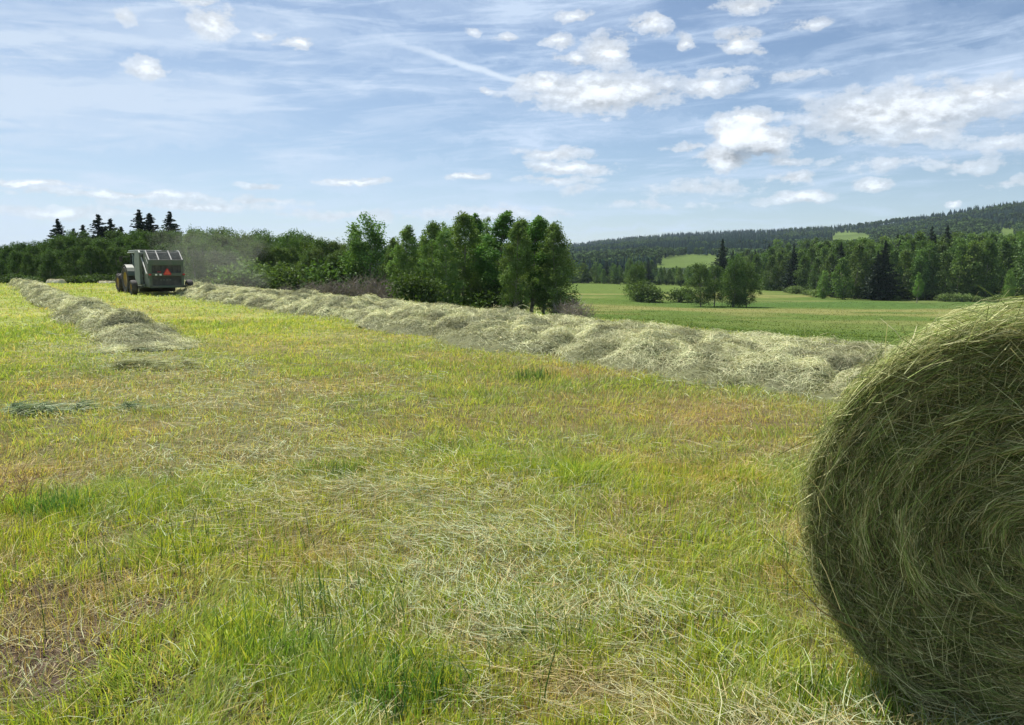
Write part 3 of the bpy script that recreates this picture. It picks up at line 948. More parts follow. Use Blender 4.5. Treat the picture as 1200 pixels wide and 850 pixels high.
def unit(v): return v / (np.linalg.norm(v, axis=-1, keepdims=True) + 1e-9)


def build_meadow():
    N = 120000
    x, y, r = wedge(N, 18, 240, 1.0, -20, 40)
    s, t = st(x, y)
    ok = (s > 16.0) & (r < 230)
    x, y, r = x[ok], y[ok], r[ok]; n = len(x)
    z = terrain(x, y)
    h = rng.uniform(.04, .10, n) * (.6 + .9 * fbm(x * .15, y * .15, 80, 3)) * np.clip(r / 60, .6, 1.6)
    lean = rng.normal(0, .35, (n, 2))
    P = np.zeros((n, 3, 3)); P[:, 0] = np.stack([x, y, z - .02], 1)
    P[:, 1] = P[:, 0] + np.stack([lean[:, 0] * h * .4, lean[:, 1] * h * .4, h * .6], 1)
    P[:, 2] = P[:, 0] + np.stack([lean[:, 0] * h, lean[:, 1] * h, h], 1)
    a = rng.uniform(0, 6.28, n); side = np.stack([np.cos(a), np.sin(a), 0 * a], 1)
    C = meadow_col(x, y) * rng.uniform(.85, 1.25, (n, 1)) * 1.3
    rb = Ribbons(); rb.add(P, side, h * .9, C)
    tag(rb.build('meadow_grass', M_GRASS), 'green uncut meadow grass in the valley beyond the windrow', 'grass', kind='stuff')


build_meadow()


# ------------------------------------------------------------------ hay field grass
def blade_cols(x, y, n):
    brown, soil, lush, hay = zones(x, y)
    jit = rng.normal(0, .22, n)
    w = np.stack([.85 + 1.9 * lush + jit * 0, 1.6 - .5 * np.clip(brown, 0, 1) + 0 * x, .42 + .8 * brown + .3 * hay,
                  .10 + 1.5 * brown + .6 * soil, .22 + 1.0 * hay, .10 + .55 * lush], 1)
    w = np.clip(w, .01, None); w /= w.sum(1, keepdims=True)
    cs = np.cumsum(w, 1); pick = (rng.random(n)[:, None] > cs).sum(1).clip(0, 5)
    pal = np.stack([GREEN * 1.25, YEL, STRAW, ORNG, PALE, DARKG * 1.2])
    c = pal[pick] * rng.uniform(.72, 1.25, (n, 1))
    # neighbouring blades resemble each other
    m = blade_mean(x, y) * 1.15
    return (c * .70 + m * .30) * 1.22, brown, soil, lush, hay


def build_grass():
    rb = Ribbons()
    for (N, r0, r1, p, K) in ((560000, 1.15, 7, .55, 4), (380000, 6, 26, .75, 3), (230000, 20, 92, .9, 3)):
        x, y, r = wedge(N, r0, r1, p, -50, 50)
        y = y - .2
        s, t = st(x, y)
        brown, soil, lush, hay = zones(x, y)
        cl = fbm(x * 5, y * 5, 33, 2)
        keep = (s < 16.3) & (rng.random(N) < np.clip(1 - .6 * soil - .15 * hay, .08, 1) * np.clip(.45 + 1.2 * (cl - .25), .25, 1)) & (y > .6)
        x, y, r = x[keep], y[keep], r[keep]; n = len(x)
        C, brown, soil, lush, hay = blade_cols(x, y, n)
        cl = cl[keep]
        z = terrain(x, y)
        h = rng.gamma(5, .2, n) * (.066 + .035 * np.clip(lush, 0, 1) * .6 - .02 * np.clip(brown, 0, 1) + .06 * (cl - .5)) * (1 - .15 * np.clip(hay, 0, 1))
        h = np.clip(h, .03, .42) * (1 + .25 * sst(r, 10, 50))
        a = rng.uniform(0, 6.28, n)
        # clumps lean together
        la = fbm(x * 1.3, y * 1.3, 34, 2) * 12
        ln = rng.normal(0, .28, (n, 2)) + .28 * np.stack([np.cos(la), np.sin(la)], 1)
        f = np.linspace(0, 1, K)
        P = np.zeros((n, K, 3))
        for k, ff in enumerate(f):
            P[:, k, 0] = x + ln[:, 0] * h * (ff ** 1.8) * 1.5
            P[:, k, 1] = y + ln[:, 1] * h * (ff ** 1.8) * 1.5
            P[:, k, 2] = z - .01 + h * ff * (1 - .28 * ff * np.abs(ln).sum(1))
        side = np.stack([np.cos(a), np.sin(a), 0 * a], 1)
        w = np.clip(.0030 + rng.gamma(3, .0007, n) * (.8 + .6 * lush), .002, .009)
        w = np.maximum(w, r * .00085) * (1 + .3 * rng.random(n))
        # blades: base browner and mostly darker, tip greener
        CK = np.repeat(C[:, None, :], K, 1)
        bs = (1 - f)[None, :, None] ** 2 * .35
        CK = CK * (1 - bs) + (ORNG * .45 + GREEN * .15) * bs
        rb.add(P, side, w, CK)
    N = 210000; x, y, r = wedge(N, 1.2, 6.5, .4, -48, 42); y = y - .1
    brown, soil, lush, hay = zones(x, y); s, t = st(x, y)
    left = sst(-s, -3.6, -1.2)
    keep = (rng.random(N) < np.clip((.22 + .5 * np.clip(lush, 0, 1) + .45 * left) * (1 - .8 * soil) * (1 - .55 * hay), .03, 1) * sst(fbm(x * 6, y * 6, 36, 2), .3, .62)) & (y > .8)
    x, y, r, lush = x[keep], y[keep], r[keep], lush[keep]; n = len(x); K = 5; f = np.linspace(0, 1, K)
    h = rng.gamma(7, .13, n) * .085 * (1 + .3 * np.clip(lush, 0, 1)); a = rng.uniform(0, 6.28, n); q = rng.uniform(.05, .55, n)
    P = np.stack([x[:, None] + (np.cos(a) * q * h)[:, None] * f ** 2, y[:, None] + (np.sin(a) * q * h)[:, None] * f ** 2, terrain(x, y)[:, None] + h[:, None] * (f - .25 * q[:, None] * f ** 3)], -1)
    b = a + rng.normal(1.57, .5, n); C = np.where(rng.random(n)[:, None] < .6, np.array([.42, .47, .06]), np.array([.22, .34, .045])) * rng.uniform(.75, 1.15, (n, 1))
    rb.add(P, np.stack([np.cos(b), np.sin(b), 0 * b], 1), rng.uniform(.0040, .0072, n), C, .95)
    # dry cut stems between the blades
    N = 150000; x, y, r = wedge(N, 1.2, 14, .7, -48, 48); cl = fbm(x * 4, y * 4, 37, 2); brown, soil, lush, hay = zones(x, y)
    keep = (y > .6) & (rng.random(N) < np.clip(.35 + .8 * brown - .3 * lush, .1, 1) * sst(cl, .25, .6)); x, y, r, brown = x[keep], y[keep], r[keep], brown[keep]; n = len(x)
    z = terrain(x, y); h = rng.gamma(6, .16, n) * .075; K = 3; f = np.linspace(0, 1, K); ln = rng.normal(0, .22, (n, 2))
    P = np.stack([x[:, None] + ln[:, :1] * h[:, None] * f, y[:, None] + ln[:, 1:] * h[:, None] * f, z[:, None] + h[:, None] * f], -1); a = rng.uniform(0, 6.28, n)
    C = np.where(rng.random(n)[:, None] < .5, STRAW * 1.1, np.where(rng.random(n)[:, None] < .6, ORNG, np.array([.26, .14, .07]))) * rng.uniform(.7, 1.2, (n, 1))
    rb.add(P, np.stack([np.cos(a), np.sin(a), 0 * a], 1), np.maximum(rng.uniform(.0015, .003, n), r * .0005), C, .5)
    tag(rb.build('stubble_grass', M_GRASS), 'short yellow green stubble grass covering the hay field', 'grass', kind='stuff')


build_grass()


def lying(x, y, z, L, w, C, rb, K=4, lift=.03, dirn=None, curl=.5, spread=1.0):
    n = len(x)
    a = rng.uniform(0, 6.28, n) if dirn is None else dirn + rng.normal(0, spread, n)
    ca = rng.normal(0, curl, n)
    el = rng.normal(0, .22, n)
    P = np.zeros((n, K, 3)); px, py, pz = x.copy(), y.copy(), z.copy()
    for k in range(K):
        P[:, k] = np.stack([px, py, pz], 1)
        aa = a + ca * k; e = el * (1 - 2 * k / (K - 1))
        px = px + np.cos(aa) * np.cos(e) * L / (K - 1); py = py + np.sin(aa) * np.cos(e) * L / (K - 1); pz = pz + np.sin(e) * L / (K - 1)
    side = unit(np.cross(P[:, -1] - P[:, 0], rng.normal(size=(n, 3))))
    side[:, 2] *= .5; side = unit(side)
    rb.add(P, side, w, C, .7)


def build_lying_hay():
    rb = Ribbons()
    for (N, r0, r1, p) in ((230000, 1.3, 7.5, .5), (170000, 6.5, 40, .8)):
        x, y, r = wedge(N, r0, r1, p, -50, 50)
        brown, soil, lush, hay = zones(x, y); s, t = st(x, y)
        keep = (rng.random(N) < np.clip(hay * .48 + .03 + .07 * brown, 0, 1)) & (s < 15.8) & (y > .7)
        x, y, r, hay, brown = x[keep], y[keep], r[keep], hay[keep], brown[keep]; n = len(x)
        z = terrain(x, y) + rng.uniform(.01, .075, n) * (1 + .8 * np.clip(hay, 0, 1))
        pick = rng.random(n)[:, None]
        C = np.where(pick < .55, PALE, np.where(pick < .8, STRAW, np.where(pick < .92, np.array([.25, .32, .13]), ORNG)))
        bw = np.clip(brown * .8 - hay * .4, 0, .8)[:, None]
        C = (C * (1 - bw) + ORNG * bw) * rng.uniform(.7, 1.15, (n, 1))
        L = rng.gamma(4, .035, n) * (1 + .3 * sst(r, 8, 30))
        dr = math.atan2(TY, TX) + (fbm(x * .8, y * .8, 35, 2) - .5) * 5
        lying(x, y, z, L, np.maximum(rng.uniform(.0016, .0032, n), r * .0006), C, rb, 4, dirn=dr, spread=.7, curl=.22)
    N = 90000; x, y, r = wedge(N, 1.3, 6, .5, -48, 48); brown, soil, lush, hay = zones(x, y)
    keep = (y > .7) & (rng.random(N) < np.clip(.25 + .7 * soil + .4 * brown, 0, 1)); x, y = x[keep], y[keep]; n = len(x)
    C = np.array([(.40, .34, .20), (.26, .19, .11), (.10, .075, .05), (.05, .04, .03), (.33, .36, .2)])[rng.integers(0, 5, n)] * rng.uniform(.7, 1.2, (n, 1))
    lying(x, y, terrain(x, y) + rng.uniform(.003, .03, n), rng.gamma(3, .014, n), rng.uniform(.002, .005, n), C, rb, 3, curl=.5)
    tag(rb.build('loose_hay', M_HAY), 'pale cut hay strewn flat over the stubble grass', 'hay', kind='stuff')


build_lying_hay()


# ------------------------------------------------------------------ windrows
def bil(x, y, seed):
    """billowed clumps: rounded domes with creases between them"""
    x = x + (fbm(x * 1.3, y * 1.3, seed + 50, 2) - .5) * .8; y = y + (fbm(x * 1.3 + 9, y * 1.3, seed + 51, 2) - .5) * .8
    ix = np.floor(x).astype(np.int64); iy = np.floor(y).astype(np.int64); best = np.zeros(np.shape(x))
    for dx in (-1, 0, 1):
        for dy in (-1, 0, 1):
            cx = ix + dx; cy = iy + dy
            fx = cx + .15 + .7 * h2(cx, cy, seed); fy = cy + .15 + .7 * h2(cx, cy, seed + 77); a = .45 + .6 * h2(cx, cy, seed + 99)
            d = ((x - fx) ** 2 + (y - fy) ** 2) / .62
            best = np.maximum(best, a * np.clip(1 - d, 0, None) ** .6)
    return best


def windrow(name, s0, t0, t1, width, height, nstrand, seed, label, lump=1.0, wander=.35, endtaper=1.5, near_end=None):
    root = empty(name, label=label, cat='windrow', group='windrows of cut hay')
    def hgt(s, t):
        c = s0 + wander * ((fbm(t * .12, t * 0 + seed, seed, 3) - .5) * 2 + (fbm(t * .6, t * 0 + seed, seed + 41, 2) - .5) * 1.1)
        wv = width * (.55 + .5 * fbm(t * .22, t * 0 + 3, seed + 1, 3) + .55 * fbm(t * 1.3, np.sign(s - s0) * 5 + t * 0, seed + 31, 2)) * (1 - .3 * sst(t, 18, 48))
        q = (s - c) / wv
        env = np.clip(1 - q * q, 0, None) ** .6
        lum = -.42 + 2.7 * bil(s * 1.45, t * 1.3, seed + 2) * lump + .45 * bil(s * 4.2, t * 3.6, seed + 6) + 1.1 * (fbm(s * .9, t * .45, seed + 7, 3) - .45)
        lum_old = (.30 + 1.15 * sst(fbm(s * .85, t * .55, seed + 2, 2), .28, .78) * lump + .5 * (fbm(s * 2.4, t * 1.9, seed + 5, 3) - .5))
        en = sst(t, t0, t0 + endtaper) * (1 - sst(t, t1 - 3, t1))
        return height * env * np.maximum(lum, .03) * en, env
    # base heap
    nt, ns = int((t1 - t0) / .10), int(width * 2 / .09) + 4
    nt = min(nt, 620)
    tt = t0 + (t1 - t0) * (np.linspace(0, 1, nt) ** 1.25); ss = np.linspace(s0 - width * 1.25, s0 + width * 1.25, ns)
    T, S = np.meshgrid(tt, ss, indexing='ij'); T = T.ravel(); S = S.ravel()
    x, y = xy(S, T); H, env = hgt(S, T)
    rough = (fbm(S * 9, T * 9, seed + 9, 3) - .5) * .06 * (env > .05)
    z = terrain(x, y) + H * .82 + rough - .055
    i, j = np.meshgrid(np.arange(nt - 1), np.arange(ns - 1), indexing='ij')
    Q = np.stack([i * ns + j, (i + 1) * ns + j, (i + 1) * ns + j + 1, i * ns + j + 1], -1).reshape(-1, 4)
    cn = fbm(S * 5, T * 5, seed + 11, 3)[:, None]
    C = np.array([.13, .135, .065]) * (.7 + .7 * cn)  # darker than the strands: shade in the hollows put into the colour
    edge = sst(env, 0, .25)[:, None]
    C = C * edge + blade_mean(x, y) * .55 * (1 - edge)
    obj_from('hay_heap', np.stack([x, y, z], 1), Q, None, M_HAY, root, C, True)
    # strands over it
    rb = Ribbons()
    N = nstrand
    uu = rng.uniform(0, 1, N)
    t = t0 - .6 + (t1 - t0 + .6) * uu ** 1.7
    s = s0 + rng.normal(0, width * .52, N)
    e0 = hgt(s, t)[1]; kp = rng.random(N) < np.where(e0 < .03, .16, .55 + .45 * e0); s = s[kp]; t = t[kp]; N = len(s)
    x, y = xy(s, t); r = np.hypot(x, y)
    H, env = hgt(s, t)
    H = np.maximum(H, 0); e = .05; Hs = (hgt(s + e, t)[0] - H) / e; Ht = (hgt(s, t + e)[0] - H) / e
    nx = -(Hs * NX + Ht * TX); ny = -(Hs * NY + Ht * TY)
    nrm = unit(np.stack([nx, ny, np.ones(N)], 1))
    z = terrain(x, y) + H * .9 + rng.exponential(.014, N) * (.3 + env) - .01
    L = rng.gamma(4, .042, N) * (1 + .25 * sst(r, 10, 40))
    d0 = rng.normal(size=(N, 3)); d0[:, 0] += TX * .2; d0[:, 1] += TY * .2
    flow = fbm(s * 1.2, t * 1.2, seed + 20, 2) * 12
    d0[:, 0] += np.cos(flow) * .5; d0[:, 1] += np.sin(flow) * .5
    d0 = d0 - nrm * (d0 * nrm).sum(1, keepdims=True) * .88
    d0 = unit(d0)
    sdv = unit(np.cross(nrm, d0)); bend = rng.normal(0, .42, N)[:, None]
    K = 5; P = np.zeros((N, K, 3)); p = np.stack([x, y, z], 1) - d0 * (L * .5)[:, None]
    p[:, 2] = np.maximum(p[:, 2], terrain(p[:, 0], p[:, 1]))
    for k in range(K):
        P[:, k] = p
        f = k / (K - 1) - .5
        dd = unit(d0 + sdv * bend * f * 1.8 - nrm * (f * .95))
        p = p + dd * (L / (K - 1))[:, None]
    side = unit(sdv + .45 * rng.normal(size=(N, 3)))
    pk = rng.random(N)[:, None]
    cn = np.clip(fbm(s * 2.0, t * 2.0, seed + 30, 3)[:, None] * 2.2 - .60, 0, 1.15)  # clump tone; its low patches put shadow pockets into the colour
    C = np.where(pk < .5, np.array([.45, .46, .29]), np.where(pk < .74, np.array([.34, .37, .20]), np.where(pk < .9, np.array([.52, .46, .28]), np.array([.17, .22, .09]))))
    C = (C * .6 + C.mean(0) * .4) * (1 - .3 * (env < .03)[:, None]) * (.55 + .95 * cn) * rng.uniform(.9, 1.2, (N, 1))
    w = np.maximum(rng.uniform(.0025, .0045, N), r * .0005)
    P[:, 1:-1] += rng.normal(0, .008, P[:, 1:-1].shape) * (1 + r[:, None, None] * .03)
    rb.add(P, side, w, C, .6)
    rb.build('hay_strands', M_HAY, root)


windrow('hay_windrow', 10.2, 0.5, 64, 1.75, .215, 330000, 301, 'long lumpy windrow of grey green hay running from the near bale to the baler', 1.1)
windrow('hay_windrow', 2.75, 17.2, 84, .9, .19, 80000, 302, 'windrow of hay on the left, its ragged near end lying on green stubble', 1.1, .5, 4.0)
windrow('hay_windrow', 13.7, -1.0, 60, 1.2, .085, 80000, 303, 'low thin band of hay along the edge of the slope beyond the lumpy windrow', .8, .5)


# small heap of fresh cut grass on the left
def heap(px, py, rad, hgt, n, cols, label, name='hay_clump'):
    gx, gy = ground_at(px, py); z0 = tz(gx, gy)
    rb = Ribbons()
    a = rng.uniform(0, 6.28, n); q = np.abs(rng.normal(0, .5, n)) * (1 + .45 * np.sin(a * 3 + px))
    nb = 7; bx = rng.normal(0, .75, nb); by = rng.normal(0, .45, nb); bi = rng.integers(0, nb, n); br = rng.uniform(.35, .8, nb)
    x = gx + (bx[bi] + np.cos(a) * q * br[bi]) * rad * 1.25; y = gy + (by[bi] + np.sin(a) * q * br[bi]) * rad
    z = z0 + .02 + hgt * np.clip(1 - q, 0, 1) ** 1.2 * rng.uniform(.2, 1, n) ** .5
    C = np.array(cols)[rng.integers(0, len(cols), n)] * rng.uniform(.7, 1.2, (n, 1))
    lying(x, y, z, rng.gamma(5, .04, n), rng.uniform(.004, .008, n), C, rb, 4, curl=.4, dirn=np.full(n, .2), spread=.9)
    o = rb.build(name, M_HAY); tag(o, label, 'hay clump')


heap(68, 486, .30, .10, 1500, [(.18, .26, .14), (.28, .35, .19), (.46, .50, .32), (.13, .19, .09)], 'blue green clump of freshly cut grass in the left foreground')
heap(160, 432, .45, .13, 1800, [(.30, .33, .15), (.42, .44, .26), (.34, .34, .17)], 'brownish green clump of hay just before the left windrow end')


# ------------------------------------------------------------------ dark flowering stems and tufts in the foreground
def build_stems():
    rb = Ribbons()
    n = 240
    pts = []
    for (cx, cy, r, k) in [(.0, 0, 0, 0)]: pass
    cs = [(250, 640, .35, .2), (330, 745, .22, .3), (400, 745, .2, .3), (170, 690, .25, .1), (430, 720, .25, .2), (600, 780, .3, .2), (820, 740, .3, .1), (140, 600, .4, .1), (860, 640, .4, .1)]
    ws = np.array([c[3] for c in cs]); ws /= ws.sum()
    ci = rng.choice(len(cs), n, p=ws)
    g = np.array([ground_at(c[0], c[1]) for c in cs]); rd = np.array([c[2] for c in cs])
    x = g[ci, 0] + rng.normal(0, 1, n) * rd[ci]; y = g[ci, 1] + rng.normal(0, 1, n) * rd[ci]
    y = np.maximum(y, 1.35)
    z = terrain(x, y); h = rng.uniform(.16, .36, n); ln = rng.normal(0, .12, (n, 2)) + np.array([-.05, 0])
    K = 5; f = np.linspace(0, 1, K)
    P = np.stack([x[:, None] + ln[:, :1] * h[:, None] * f ** 1.5 * 1.4, y[:, None] + ln[:, 1:] * h[:, None] * f ** 1.5 * 1.4, z[:, None] + h[:, None] * f], -1)
    a = rng.uniform(0, 6.28, n); side = np.stack([np.cos(a), np.sin(a), 0 * a], 1)
    C = np.array([.045, .095, .03]) * rng.uniform(.7, 1.5, (n, 1))
    rb.add(P, side, rng.uniform(.0035, .006, n), C, .8)
    tag(rb.build('wild_grass_stems', M_GRASS), 'tall thin dark green stems standing among the foreground grass', 'grass', kind='stuff')


build_stems()


def tuft(px, py, n, h, spread, cols, label):
    gx, gy = ground_at(px, py); rb = Ribbons()
    x = gx + rng.normal(0, spread * 1.15, n); y = gy + rng.normal(0, spread * 1.1, n); z = terrain(x, y)
    a = rng.uniform(0, 6.28, n); q = rng.uniform(.1, .6, n); hh = h * .8 * rng.uniform(.3, 1.1, n); K = 5; f = np.linspace(0, 1, K)
    P = np.stack([x[:, None] + (np.cos(a) * q * hh)[:, None] * f ** 1.7, y[:, None] + (np.sin(a) * q * hh)[:, None] * f ** 1.7, z[:, None] + hh[:, None] * (f - .25 * q[:, None] * f ** 3)], -1)
    b = a + rng.normal(1.57, .5, n); side = np.stack([np.cos(b), np.sin(b), 0 * b], 1)
    C = np.array(cols)[rng.integers(0, len(cols), n)] * rng.uniform(.75, 1.25, (n, 1))
    rb.add(P, side, rng.uniform(.005, .009, n) * max(1, gy * .16), C, .95)
    tag(rb.build('grass_tuft', M_GRASS), label, 'grass tuft', 'standing tufts of grass')


tuft(330, 775, 300, .21, .085, [(.16, .29, .04), (.24, .36, .05), (.10, .19, .03)], 'bright green tuft of broad grass at the lower left of centre')
tuft(398, 556, 220, .22, .07, [(.10, .18, .05), (.16, .24, .07), (.07, .12, .04)], 'dark green tuft leaning in the pale hay left of centre')
tuft(622, 446, 200, .26, .15, [(.12, .20, .06), (.20, .27, .08), (.08, .14, .05)], 'dark tuft of grass in mid field below the windrow')
tuft(68, 600, 300, .24, .09, [(.13, .25, .06), (.09, .2, .05)], 'round bright green tuft near the left edge')
tuft(475, 815, 300, .24, .10, [(.06, .14, .035), (.11, .22, .05)], 'dark green tuft at the bottom edge left of centre')
tuft(1000, 830, 220, .2, .10, [(.15, .26, .04), (.10, .19, .03)], 'bright tuft of grass at the foot of the near bale')


# dead brown weed at the left edge
def weed():
    gx, gy = ground_at(14, 600); rb = Ribbons(); z0 = tz(gx, gy)
    for i in range(16):
        a = rng.uniform(0, 6.28); q = rng.uniform(.15, .5); h = rng.uniform(.2, .42)
        b = np.array([gx + rng.normal(0, .05), gy + rng.normal(0, .05), z0]); e = b + np.array([math.cos(a) * q * h, math.sin(a) * q * h, h])
        L = [np.linspace(b, e, 4)]
        for k in range(5):
            f = rng.uniform(.4, 1); s = b + (e - b) * f
            L.append(np.linspace(s, s + rng.normal(0, .05, 3) + np.array([0, 0, .05]), 4))
        P = np.array(L); rb.add(P, unit(rng.normal(size=(len(P), 3))), np.full(len(P), .004), np.tile([[.20, .12, .085]], (len(P), 1)), .5)
    tag(rb.build('dead_weed', M_HAY), 'dead reddish brown branching weed at the left edge', 'weed')


weed()


# ------------------------------------------------------------------ the near round bale
def near_bale():
    RB = .762; W = 1.25
    nf = Vector((-.53, -.848, 0)).normalized()
    e1 = Vector((-nf.y, nf.x, 0))
    e1 = e1 if e1.x > 0 else -e1
    cpos = at(1218, 640, 2.60)
    root = empty('round_bale', label='huge round hay bale cut off by the right edge, shaded swirling face towards us', cat='hay bale')
    root.location = (cpos.x, cpos.y, 0)
    zc = cpos.z
    E1 = np.array(e1); E3 = np.array(nf); E2 = np.array([0, 0, 1.])
    def frame(a, rr, h):          # local: angle, radius, height along the face normal (0 = face)
        sag = 1 - .035 * np.clip(-np.sin(a), 0, 1) ** 3
        X = (np.cos(a) * rr * 1.01)[..., None] * E1 + (np.sin(a) * rr * sag)[..., None] * E2 + h[..., None] * E3
        X = X + np.array([0, 0, zc]); return X
    def lum(a, rr): return (fbm(np.cos(a) * rr * 4 + 9, np.sin(a) * rr * 4 + 9, 400, 3) - .5)
    # dark core
    rings = [(0.0, -.03), (.2, -.03), (.4, -.03), (.55, -.03), (.66, -.035), (.72, -.05), (.755, -.085), (.765, -.16), (.765, -.5), (.765, -.85), (.765, -1.15), (.75, -1.26), (.6, -1.3), (0, -1.3)]
    na = 96; V = []
    th = np.arange(na) / na * 2 * np.pi
    for (rr, hh) in rings:
        r_ = np.full(na, rr * RB / .785); V.append(frame(th, r_ * (1 + .02 * lum(th, r_ + 1)), np.full(na, hh) + .05 * lum(th, r_) * (rr < .7)))
    V = np.concatenate(V); Q = [(k * na + j, k * na + (j + 1) % na, (k + 1) * na + (j + 1) % na, (k + 1) * na + j) for k in range(len(rings) - 1) for j in range(na)]
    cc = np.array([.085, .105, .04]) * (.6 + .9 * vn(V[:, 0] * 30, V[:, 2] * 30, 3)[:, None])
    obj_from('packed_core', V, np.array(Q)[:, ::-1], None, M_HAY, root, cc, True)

    def arcs(N, r0, h0, L, slope_r, slope_h, K=6, curl=None):
        a0 = A0; f = np.linspace(-.5, .5, K)
        sgn = np.where(rng.random(N) < .5, 1, -1)
        rr = r0[:, None] + slope_r[:, None] * f * L[:, None]
        da = L[:, None] * f / np.maximum(r0[:, None], .06)
        aa = a0[:, None] + da * sgn[:, None]
        hh = h0[:, None] + slope_h[:, None] * f * L[:, None] + curl[:, None] * (f ** 2) * 4 * L[:, None]
        return frame(aa, np.abs(rr), hh)

    def palette(N, pale=.35):
        p = rng.random(N)[:, None]
        C = np.where(p < pale, np.array([.46, .46, .23]), np.where(p < pale + .33, np.array([.24, .31, .09]), np.where(p < pale + .5, np.array([.15, .20, .06]), np.array([.38, .33, .15]))))
        return C * rng.uniform(.4, 1.35, (N, 1))

    # the rolled face
    rb = Ribbons()
    N = 250000
    r0 = RB * np.sqrt(rng.uniform(0, 1, N)) * 1.0
    A0 = rng.uniform(0, 2 * np.pi, N)
    band = fbm(r0 * 26, A0 * 1.2, 410, 3); lump = lum(A0, r0)
    h0 = -.025 + .06 * lump + (band - .5) * .10 + rng.normal(0, .010, N)
    ed = np.clip((r0 - (RB - .09)) / .09, 0, 1); h0 = h0 - .075 * ed ** 2
    L = rng.gamma(3, .036, N)
    L = np.minimum(L, .25 + r0 * .9)
    sw = (fbm(np.cos(A0) * r0 * 5, np.sin(A0) * r0 * 5, 415, 2) - .5) * .9
    P = arcs(N, r0, h0, L, rng.normal(0, 1, N) * np.where(rng.random(N) < .3, .42, .10) + sw * .5, rng.normal(0, .06, N), 5, rng.normal(-.01, .03, N))
    P[:, 1:-1] += rng.normal(0, .0045, P[:, 1:-1].shape)
    side = unit(np.cross(P[:, -1] - P[:, 0], E3[None, :] + .7 * rng.normal(size=(N, 3))))
    C = .74 * palette(N, .24) * (.5 + .95 * band[:, None]) * (1.25 - .5 * np.clip(-lump * 4, -1, 1)[:, None] * .6)  # face shade put into the colour: darkened hay, darkest in its hollows
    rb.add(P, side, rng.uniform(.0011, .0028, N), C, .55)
    N = 60000; r0 = RB * np.sqrt(rng.uniform(0, .97, N)); A0 = rng.uniform(0, 6.283, N)
    P = arcs(N, r0, -.02 + .06 * lum(A0, r0) + rng.uniform(-.02, .022, N), rng.gamma(3, .011, N), rng.normal(0, 1.2, N), rng.normal(0, .5, N), 3, rng.normal(0, .2, N))
    rb.add(P, unit(np.cross(P[:, -1] - P[:, 0], rng.normal(size=(N, 3)))), rng.uniform(.0012, .0036, N), .8 * palette(N, .3), .4)
    # pale stray stalks lying across the face
    N = 1500; r0 = RB * np.sqrt(rng.uniform(.02, 1, N)); A0 = rng.uniform(0, 6.283, N)
    P = arcs(N, r0, rng.uniform(.0, .03, N), rng.gamma(4, .022, N), rng.normal(0, 1.0, N), rng.normal(0, .2, N), 5, rng.normal(0, .1, N))
    rb.add(P, unit(np.cross(P[:, -1] - P[:, 0], rng.normal(size=(N, 3)))), rng.uniform(.0013, .0026, N), palette(N, .8) * 1.05, .5)
    rb.build('rolled_face', M_HAY, root)
    # the curved outside
    rb = Ribbons(); N = 80000
    A0 = rng.uniform(0, 2 * np.pi, N); k = A0 > np.pi * 1.25
    h0 = -rng.uniform(.0, W, N) ** 1.0; r0 = RB + rng.exponential(.012, N) - .012
    ed = np.clip((h0 + .08) / .08, 0, 1); r0 = r0 - .05 * ed ** 2
    r0 += (fbm(A0 * 5, h0 * 5, 420, 3) - .5) * .05
    P = arcs(N, r0, h0, rng.gamma(4, .045, N), rng.normal(0, .09, N) , rng.normal(0, .35, N), 6, rng.normal(0, .06, N))
    P[:, 1:-1] += rng.normal(0, .005, P[:, 1:-1].shape)
    C = palette(N, .5) * 1.1  # outside gets a brighter tone, sunlight put into the colour
    outw = np.cos(A0)[:, None] * E1 + np.sin(A0)[:, None] * E2
    rb.add(P, unit(np.cross(P[:, -1] - P[:, 0], outw + .5 * rng.normal(size=(N, 3)))), rng.uniform(.0013, .003, N), C, .5)
    # fuzz standing off the rim and back
    N = 7000; A0 = rng.uniform(0, 2 * np.pi, N)
    h0 = -np.abs(rng.normal(0, .35, N)); r0 = RB + rng.uniform(-.02, .02, N)
    P = arcs(N, r0, h0, rng.gamma(4, .022, N), np.abs(rng.normal(0, .55, N)) * np.where(rng.random(N) < .5, 1, -1), rng.normal(0, .5, N), 5, rng.normal(0, .15, N))
    rb.add(P, unit(np.cross(P[:, -1] - P[:, 0], rng.normal(size=(N, 3)))), rng.uniform(.0018, .0035, N), palette(N, .8) * 1.1, .5)
    rb.build('outer_layer', M_HAY, root)
    # a few long stalks hanging out
    def curve(pts, w, col):
        P0 = np.array([np.array(at(*p)) for p in pts]) - np.array([root.location.x, root.location.y, 0])
        m = 9; tt = np.linspace(0, len(P0) - 1, m); Pq = np.stack([np.interp(tt, np.arange(len(P0)), P0[:, i]) for i in range(3)], 1)
        rb = Ribbons(); rb.add(Pq[None], unit(rng.normal(size=(1, 3))), np.array([w]), np.array([col]), .6)
        rb.build('stray_stalk', M_HAY, root)
    curve([(990, 722, 2.5), (955, 690, 2.45), (935, 610, 2.42), (930, 560, 2.42)], .005, (.10, .08, .04))
    curve([(1010, 740, 2.5), (965, 720, 2.4), (930, 680, 2.35), (905, 650, 2.3)], .004, (.12, .10, .05))
    curve([(985, 715, 2.45), (962, 655, 2.4), (945, 650, 2.38), (915, 668, 2.35)], .0025, (.5, .45, .25))
    curve([(975, 600, 2.5), (955, 566, 2.45), (938, 556, 2.4), (905, 552, 2.35)], .0025, (.5, .45, .25))
